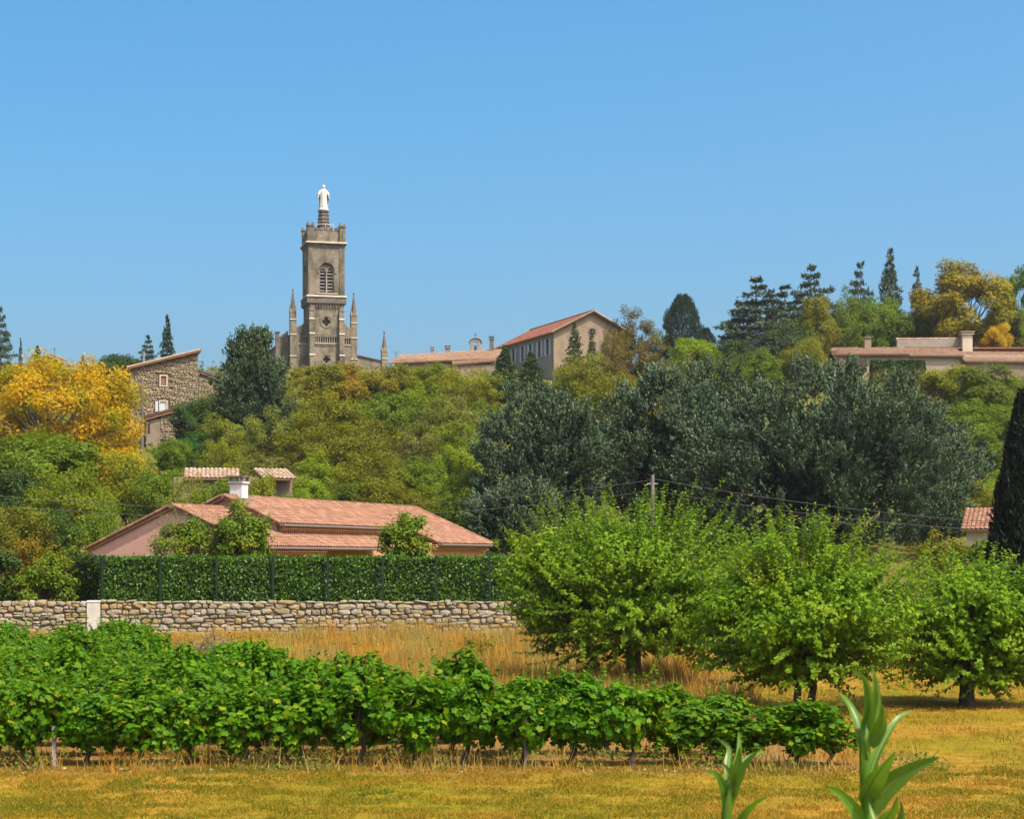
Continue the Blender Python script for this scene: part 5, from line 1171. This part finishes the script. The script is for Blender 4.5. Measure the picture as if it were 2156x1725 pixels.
bush('sapling', 'thin green sapling standing left of the pink gable foot', 168, 90.5, 1.1, 4, 'l_peach', 37, 14, 40, .16, T_LEAF, .78, 14, ztop=1118, cat='tree', low=.3)
bush('shrub', 'low green shrubs tuft beside the right corner of the pink house', 1078, 92, 2.6, 3, 'l_bright', 38, 30, 90, .17, T_LEAF, .6, 20, ztop=1120)
bush('weed_bush', 'yellow green weedy bush in the dry grass below the wall', 1010, 68, 1.7, 1.1, 'l_gold', 39, 26, 60, .10, T_LEAF, .5, 16, shl=(.2, .4), r0=.02, rcl=(.12, .22))
bush('shrub', 'leafy green bush hiding the left side of the small pink tiled house', 1996, 100, 4.2, 3, 'l_olive', 61, 50, 120, .19, T_LEAF, .55, 20, ztop=1108)
bush('shrub', 'dark leafy bush before the small pink house, beside the black cypress', 2072, 98, 2.6, 3, 'l_green', 62, 40, 110, .18, T_LEAF, .55, 20, ztop=1135)
# heap of dead prunings
def brush():
    rg = np.random.default_rng(44); Y = 66; X = (428-CU)*Y/FPX; b = MB()
    for k in range(150):
        a = rg.random()*6.28; p = Vector((rg.normal()*.42, rg.normal()*.3, abs(rg.normal())*.22)); d = Vector((math.cos(a), math.sin(a)*.6, rg.normal()*.35+.25))*(.3+.6*rg.random())
        q = p + d*.55 + Vector((0, 0, .12)); b.tube([p, q, p+d+Vector((0, 0, -.04))], [.016, .012, .005], 4)
    o = b.build('brush_heap', M['twig']); o.location = (X, Y, gzf(X, Y)+.42); tag(o, 'grey heap of dead vine prunings in dry grass below the wall', 'brush heap')
    c = MB()
brush()

# ------------------------------------------------------------------ orchard trees
def orchard(label, u, Y, vtop, wpx, seed, trunk_r, stems=1, zlow=.12, n=60, per=120, nsh=420, size=.135, lean=0, asym=0, shl=(.6, 1.7)):
    rg = np.random.default_rng(seed); X = (u-CU)*Y/FPX; zb = gzf(X, Y); H = CAMZ + (HV-vtop)*Y/FPX - zb; W = wpx*Y/FPX
    c = np.array([asym, 0, H*.46]); env = np.array([W*.5, W*.45, H*.48])
    C = clumps(rg, n, c, env*np.array([.84, .8, .66]), .35, .55, zlow*H); rc = .34 + .36*rg.random(len(C))
    a = clump_leaves(rg, C, rc, per, size*1.1, T_LEAF, c, .85, up=.5, jit=.35)
    d = rdir(nsh*3, rg); Ld = rdir(8, rg); k = 1 + .55*(np.max(d @ Ld.T, 1)-.78)*1.6
    r = (.35 + .42*rg.random(nsh*3)**.6)*k; P = c + d*r[:, None]*env
    Ls = shl[0] + (shl[1]-shl[0])*rg.random(nsh*3)**1.3
    D = unit(d*np.array([1.0, 1.0, .45]) + np.array([0, 0, 1.])*(.28 + .75*np.clip(d[:, 2:3]+.25, 0, 1)) + rg.normal(size=d.shape)*.20)
    tipz = P[:, 2] + D[:, 2]*Ls; ok = (P[:, 2] > zlow*H) & (tipz < H); P, D, Ls = P[ok][:nsh], D[ok][:nsh], Ls[ok][:nsh]
    sh = shoots(rg, P, D, Ls, size*1.06, T_LEAF, 38)
    tb = limbs(rg, C, (0, 0, 0), (lean, 0, H*.24), trunk_r, 45, .25, 6, stems, .24)
    for p_, d_, l_ in zip(P, D, Ls): tb.tube([Vector(p_)-Vector(d_)*.4, Vector(p_)+Vector(d_)*l_*.95], [.014, .004], 3)
    return hero('orchard_tree', label, u, Y, 'l_orchard', merge(a, sh), tb)
orchard('tallest orchard tree with upright leafy shoots, standing before the end of the stone wall', 1334, 58, 994, 560, 51, .24, 1, .05, 150, 190, 760)
orchard('middle orchard tree with forked twin trunk in the dry meadow', 1692, 48, 1058, 490, 52, .10, 2, .16, 120, 190, 560)
orchard('rightmost orchard tree with thick single trunk in the dry meadow', 2035, 50, 1132, 390, 53, .21, 1, .17, 105, 190, 480, lean=-.1, asym=.35)

# ------------------------------------------------------------------ vines
def make_vine(seed, hgt=1.55, wd=1.3, n=34, per=58, size=.118):
    rg = np.random.default_rng(seed); c = np.array([0, 0, hgt*.62]); C = clumps(rg, n, c, (wd*.5, .36, hgt*.34), .35, .45, .34); rc = .14 + .13*rg.random(len(C))
    a = clump_leaves(rg, C, rc, per, size, T_VINE, c, .95, up=.5, out=.8, rnd=.8, jit=.3)
    m = 20; P = np.stack([rg.uniform(-wd*.5, wd*.5, m), rg.uniform(-.3, .3, m), rg.uniform(hgt*.6, hgt*.85, m)], 1)
    D = unit(np.stack([P[:, 0]*.6+rg.normal(size=m)*.3, P[:, 1]*.8+rg.normal(size=m)*.3-.1, rg.uniform(.3, 1.1, m)], 1))
    sh = shoots(rg, P, D, .3+.5*rg.random(m)**1.5, size*.9, T_VINE, 11)
    k = 8; P2 = np.stack([rg.uniform(-wd*.5, wd*.5, k), rg.uniform(-.45, -.2, k), rg.uniform(.5, .8, k)], 1); D2 = unit(np.stack([rg.normal(size=k)*.4, -.5+rg.normal(size=k)*.2, -np.ones(k)*.8], 1))
    sh2 = shoots(rg, P2, D2, .2+.25*rg.random(k), size*.9, T_VINE, 8)
    V, F = merge(a, sh, sh2)
    t = MB(); x0 = rg.normal()*.05; t.tube([(x0, 0, -.12), (x0+.03, .01, .08), (x0-.04+rg.normal()*.03, .02, .3), (x0+rg.normal()*.04, 0, .52)], [.07, .052, .045, .055], 7)
    for s in (-1, 1): t.tube([(x0, 0, .48), (x0+s*.2, rg.normal()*.05, .6), (x0+s*.42, rg.normal()*.08, .95)], [.045, .032, .012], 6)
    t.tube([(x0, 0, .48), (x0+.03, .05, .75), (x0, .05, 1.1)], [.04, .028, .01], 5)
    return fast_mesh('foliage', V, F), t.mesh('trunk')
VN = [make_vine(700+i) for i in range(7)]
ORD = ['first', 'second', 'third', 'fourth', 'fifth', 'sixth', 'seventh', 'eighth', 'ninth', 'tenth', 'eleventh', 'twelfth', 'thirteenth', 'fourteenth', 'fifteenth', 'sixteenth', 'seventeenth', 'eighteenth', 'nineteenth', 'twentieth']
YU = [-300, 300, 345, 400, 540, 560, 600, 650, 740, 800, 950, 1100, 1300, 1550, 1690, 1830]
YV = [62.5, 62, 56, 51, 52, 49, 41, 45, 45, 40.6, 40.0, 38.9, 38.0, 37.4, 35.6, 35.6]
def vine(x, y, s, label, group):
    i = int(rng.integers(7)); f, t_ = VN[i]
    t = thing('grape_vine', label, 'grape vine', (x, y, gzf(x, y)-.02), (0 if rng.random() < .5 else math.pi) + rng.normal()*.2, group, (s[0], s[0], s[1]))
    link('foliage', f, M['l_vine'], t); link('trunk', t_, M['vine_wood'], t)
row = 0; y = 35.2
while y < 62.6:
    x = -10.0*y/35 + rng.random()*.4; k = 0; back = y > 35.5
    while True:
        u = CU + x*FPX/y
        if u > (1700 if row == 0 else 1580): break
        if y <= np.interp(u, YU, YV):
            hs_ = float(np.interp(u, [0, 1150, 1350, 1560, 1800], [1.04, 1.0, .92, .74, .66]))*rng.uniform(.80, 1.16)
            if row == 0:
                vine(x, y+rng.normal()*.12, (rng.uniform(.95, 1.1), hs_), f'leafy grape vine, {ORD[min(k, 19)]} from the left in the front row of the vineyard', 'front row vines'); k += 1
            else:
                vine(x, y+rng.normal()*.12, (rng.uniform(.95, 1.15), hs_), f'leafy grape vine, {ORD[min(k, 19)]} from the left in the {ORD[min(row, 19)]} row of the vineyard', 'vines in the rows behind the front one'); k += 1
        x += rng.uniform(.92, 1.1)
    row += 1; y += 2.05
vine((1746-CU)*35.4/FPX, 35.4, (.82, .66), 'small lone grape vine at the right end of the front row', 'front row vines')
p = at(110, 1540, 35.0); b = MB(); b.box(-.035, .035, -.035, .035, -.3, .75); o = b.build('vine_stake', M['pole_conc']); o.location = (p.x, 35.15, gzf(p.x, 35.15)); tag(o, 'grey square stake among the left front vines', 'stake')
p = at(1002, 1600, 35.0); b = MB(); b.tube([(0, 0, -.2), (.02, 0, .9)], .028, 6); o = b.build('vine_stake', M['pole_wood']); o.location = (p.x+.9, 34.8, gzf(p.x, 34.8)); tag(o, 'thin weathered wooden stake among the middle front vines', 'stake')

# ------------------------------------------------------------------ grasses, undergrowth, stones
def blades(name, X, Y, hgt, wid, mat, label, cat, lean=.5, zoff=-.01):
    n = len(X); Z = gz(X, Y) + zoff; a = rng.random(n)*6.283; P = np.stack([X, Y, Z], 1)
    ax = np.stack([rng.normal(size=n)*lean, rng.normal(size=n)*lean, np.ones(n)], 1); Nn = np.stack([np.cos(a), np.sin(a), np.zeros(n)], 1)
    z = unit(Nn - (Nn*unit(ax)).sum(1, keepdims=True)*unit(ax)); y = unit(ax); x = np.cross(y, z)
    V = np.stack([P - x*wid[:, None]*.5, P + x*wid[:, None]*.5, P + y*hgt[:, None] + z*(hgt*rng.normal(size=n)*.12)[:, None]], 1)
    o = link(name, fast_mesh(name, V.reshape(-1, 3), np.arange(n*3).reshape(-1, 3)), M[mat]); return tag(o, label, cat, kind='stuff')
def region(n, x0, x1, y0, y1, keep=None):
    X = rng.uniform(x0, x1, n); Y = rng.uniform(y0, y1, n)
    k = np.abs(X) < Y*.29 + .5
    if keep is not None: k &= keep(X, Y)
    return X[k], Y[k]
# mown meadow in the foreground
X1, Y1 = region(190000, -10.5, 10.5, 26, 35.2, lambda x, y: rng.random(len(x)) < .25 + .75*(vnoise(x, y, .55, 3) > .42))
g = vnoise(X1, Y1, 2.2, 4)*.6 + vnoise(X1, Y1, .7, 5)*.4
gm = rng.random(len(g)) < np.clip((g-.34)/.24, .12, .9)
for m_, nm, mt, lb in ((gm, 'green_grass', 'g_green', 'short yellowing green grass across the foreground'), (~gm, 'dry_grass', 'g_dry', 'short dry straw grass across the foreground')):
    n = m_.sum(); blades(nm, X1[m_], Y1[m_], .03+.055*rng.random(n)**1.5+.03*(vnoise(X1[m_], Y1[m_], .8, 6)), np.full(n, .016), mt, lb, 'grass', .8)
# meadow under the orchard
X2, Y2 = region(120000, 1.0, 24, 35, 80, lambda x, y: ((x > 7.6) | (y > np.interp(CU+x*FPX/y, YU, YV)+1.0)) & (rng.random(len(x)) < .2 + .8*(vnoise(x, y, 1.1, 7) > .45)))
n = len(X2); blades('meadow_grass', X2, Y2, .05+.11*rng.random(n)**2, np.full(n, .022), 'g_dry', 'dry ochre grass under the orchard trees', 'grass', .7)
# tall straw below the wall
X3, Y3 = region(105000, -24, 6.5, 46, 83.2, lambda x, y: (y > np.interp(CU+x*FPX/y, YU, YV)+.9) & (rng.random(len(x)) < .12 + .88*(vnoise(x, y, 1.6, 8) > .40)))
n = len(X3); hgt = (.22+.42*rng.random(n))*(.6+.8*vnoise(X3, Y3, 3.5, 9)); hgt *= np.where(X3 > -9, 1.05, .6)*np.where((Y3 > 81) & (X3 < -8), .35, 1)*(.35+1.0*(vnoise(X3, Y3, 1.3, 31) > .38))
blades('tall_dry_grass', X3, Y3, hgt, np.full(n, .028), 'g_tall', 'tall golden dry grass between the vines and the stone wall', 'grass', .22)
# seeding weeds along the front row
X4, Y4 = region(9000, -10, 8, 34.0, 37.5, lambda x, y: vnoise(x, y, .9, 12) > .40); n = len(X4)
blades('vineyard_weeds', X4, Y4, .05+.50*rng.random(n)**3, np.full(n, .020), 'g_tall', 'pale seeding weeds along the foot of the front vines', 'weeds', .35)
X5, Y5 = region(9000, -10, 8, 34.0, 37.2, lambda x, y: vnoise(x, y, .7, 14) > .5); n = len(X5)
P5 = np.stack([X5, Y5, gz(X5, Y5) + .02 + .18*rng.random(n)**2], 1)
o = link('low_weeds', fast_mesh('low_weeds', *scatter(P5, rdir(n)+np.array([0, -.3, .9]), rdir(n), .05+.06*rng.random(n), T_LEAF)), M['l_grey']); tag(o, 'low grey green weeds at the edge of the vineyard soil', 'weeds', kind='stuff')
# undergrowth over the hillside
def under():
    n = 45000; y = 98 + 185*rng.random(n)**.8; x = (rng.random(n)*2-1)*y*.30
    k = vnoise(x, y, 5, 20) > .30; k &= ~((np.abs((x+14.46)*.37+(y-96)*.93 - 9) < 15) & (np.abs((x+14.46)*.93-(y-96)*.37) < 6.5)); x, y = x[k], y[k]; n = len(x)
    h_ = np.clip((vnoise(x, y, 3.2, 21)-.25)*2.6, .1, 1.6); P = np.stack([x, y, gz(x, y) + h_*rng.random(n)**.6], 1)
    o = link('undergrowth', fast_mesh('undergrowth', *scatter(P, rdir(n)+np.array([0, 0, .8]), rdir(n), .28+.24*rng.random(n), T_CLUST)), M['l_under']); tag(o, 'tangled green undergrowth covering the hillside between the trees', 'undergrowth', kind='stuff')
M['l_under'] = leaf_mat('leaf_undergrowth', [(.06, .10, .015), (.11, .15, .02), (.16, .16, .03)], (.20, .16, .035), .12, (.5, .62), objvar=0)
under()
rgs = np.random.default_rng(60); pb = MB()
for k in range(600):
    x = rgs.uniform(-10, 7.6); y = rgs.uniform(34.0, 36.5); s = .012 + .045*rgs.random()**4; i = int(rgs.integers(14))
    pb.add(*STV[i], Matrix.Translation((x, y, gzf(x, y)+s*.15)) @ Matrix.Rotation(rgs.random()*6.28, 4, 'Z') @ Matrix.Diagonal((s*2.2, s*1.6, s, 1)))
o = pb.build('field_stones', M['hstone_s']); tag(o, 'scattered pale field stones on the vineyard soil', 'stones', kind='stuff')

# ------------------------------------------------------------------ maize in the foreground
def cz(zx, zy): return 1450.9 + zx*.32705, 1276.8 + zy*.32705
def maize(label, Y, stem, leaves):
    base = at(*cz(*stem[0]), Y); zg = gzf(base.x, Y); t = thing('maize_plant', label, 'maize', (base.x, Y, zg)); o0 = Vector((base.x, Y, zg))
    pts = [Vector((0, 0, -.05)), (at(*cz(*stem[0]), Y)-o0)*.5 + Vector((0, 0, 0))] + [at(*cz(*s), Y) - o0 for s in stem]
    MB().tube(pts, [.017] + [.016]*(len(pts)-2) + [.008], 10).build('stalk', M['corn'], t, True)
    for lf in leaves:                       # (control points, width m, depth of tip, fold)
        cps, wd, dep, roll = lf; n = 18; P = [at(*cz(*c), Y) - o0 for c in cps]; m = len(P)
        for i, q in enumerate(P): q.y += dep*(i/(m-1))**1.3
        Q = []
        for i in range(n+1):                # Catmull-Rom
            tt = i/n*(m-1); a = min(int(tt), m-2); f = tt-a; p0, p1, p2, p3 = P[max(a-1, 0)], P[a], P[a+1], P[min(a+2, m-1)]
            Q.append(.5*((2*p1) + (p2-p0)*f + (2*p0-5*p1+4*p2-p3)*f*f + (-p0+3*p1-3*p2+p3)*f**3))
        V = []; F = []
        for i, q in enumerate(Q):
            d = (Q[min(i+1, n)]-Q[max(i-1, 0)]).normalized(); s = d.cross(Vector((math.sin(roll), -math.cos(roll), .25))).normalized(); nn = s.cross(d)
            f = i/n; wv = wd*.54*min(1, (f+.12)/.30)**.7*max(.015, 1-f**1.9)**1.0*(1+.05*math.sin(f*17))
            V += [q - s*wv + nn*wv*.42, q - s*wv*.5 + nn*wv*.12, q, q + s*wv*.5 + nn*wv*.12, q + s*wv + nn*wv*.42]
        for i in range(n): F += [(i*5+k, i*5+k+1, i*5+k+6, i*5+k+5) for k in range(4)]
        b = MB(); b.add(V, F); lo = b.build('leaf', M['corn'], t, True)
        V2 = []
        for i, q in enumerate(Q):
            d = (Q[min(i+1, n)]-Q[max(i-1, 0)]).normalized(); s = d.cross(Vector((math.sin(roll), -math.cos(roll), .25))).normalized(); nn = s.cross(d); r2 = .0022*(1.05-i/n)
            V2 += [q - s*r2 - nn*.0004, q - nn*.0012, q + s*r2 - nn*.0004, q + s*r2 + nn*.0010, q + nn*.0018, q - s*r2 + nn*.0010]
        b = MB(); b.add(V2, [(i*6+k, i*6+(k+1) % 6, (i+1)*6+(k+1) % 6, (i+1)*6+k) for i in range(n) for k in range(6)]); b.build('midrib', M['corn_rib'], lo, True)
maize('shorter maize plant with spreading pointed leaves at the bottom edge', 5.4, [(240, 1372), (255, 1200), (275, 1080)], [
    ([(225, 1290), (205, 1180), (160, 1080), (80, 1030)], .034, -.10, .5), ([(265, 1200), (300, 1080), (330, 950), (335, 815)], .030, .06, .1),
    ([(262, 1180), (262, 1050), (275, 930), (205, 880)], .026, .12, -.4), ([(262, 1230), (262, 1120), (235, 1050), (180, 980)], .030, -.12, .4),
    ([(270, 1220), (300, 1130), (350, 1010), (430, 905)], .036, -.08, -.3), ([(270, 1280), (310, 1150), (400, 1000), (525, 962)], .034, .10, -.5),
    ([(280, 1480), (340, 1330), (400, 1240), (460, 1185)], .028, -.15, .3), ([(255, 1250), (280, 1120), (310, 1000), (318, 900)], .036, -.03, 0)])
maize('taller maize plant with curled top leaves at bottom right', 5.2, [(1150, 1420), (1135, 1150), (1130, 900), (1145, 700)], [
    ([(1150, 800), (1195, 700), (1215, 540), (1198, 385)], .036, .05, .2), ([(1140, 820), (1150, 640), (1110, 480), (1000, 390)], .030, -.10, -.3),
    ([(1140, 850), (1165, 660), (1180, 540), (1165, 430)], .034, -.05, .6), ([(1130, 980), (1100, 800), (1060, 660), (1000, 565)], .038, .10, .4),
    ([(1165, 900), (1215, 800), (1225, 700), (1205, 620)], .040, -.08, -.2), ([(1140, 1180), (1230, 950), (1380, 740), (1520, 702)], .030, .12, -.6),
    ([(1150, 1330), (1270, 1160), (1420, 1030), (1560, 950)], .062, -.10, -.2), ([(1135, 1260), (1165, 1120), (1215, 1000), (1250, 900)], .062, -.16, .2),
    ([(1140, 1620), (1080, 1380), (970, 1220), (842, 1130)], .048, -.10, .3), ([(1180, 1500), (1230, 1380), (1262, 1280), (1255, 1175)], .044, -.18, 0),
    ([(1135, 1120), (1120, 1000), (1105, 900), (1098, 830)], .024, -.06, .3)])
maize('maize plant whose upper leaves just show at the bottom right edge', 5.0, [(1300, 1700), (1300, 1560), (1310, 1450)], [
    ([(1300, 1560), (1320, 1440), (1345, 1340), (1340, 1240)], .030, -.05, .2), ([(1300, 1600), (1360, 1480), (1400, 1390), (1405, 1330)], .026, .08, -.4), ([(1300, 1600), (1240, 1450), (1200, 1380), (1185, 1290)], .034, .06, .4)])

# ------------------------------------------------------------------ summer haze
hb = MB(); hb.box(-3200, 3200, -420, 4200, -3, 68)
hm_ = bpy.data.materials.new('haze_air'); hm_.use_nodes = True; ht = hm_.node_tree; ht.nodes.remove(ht.nodes['Principled BSDF'])
pv = ht.nodes.new('ShaderNodeVolumePrincipled'); pv.inputs['Color'].default_value = (.93, .96, 1, 1); pv.inputs['Density'].default_value = .00009; pv.inputs['Anisotropy'].default_value = .3
ht.links.new(pv.outputs[0], ht.nodes['Material Output'].inputs['Volume'])
tag(hb.build('haze', hm_), 'thin pale summer haze over the valley', 'haze', kind='stuff')
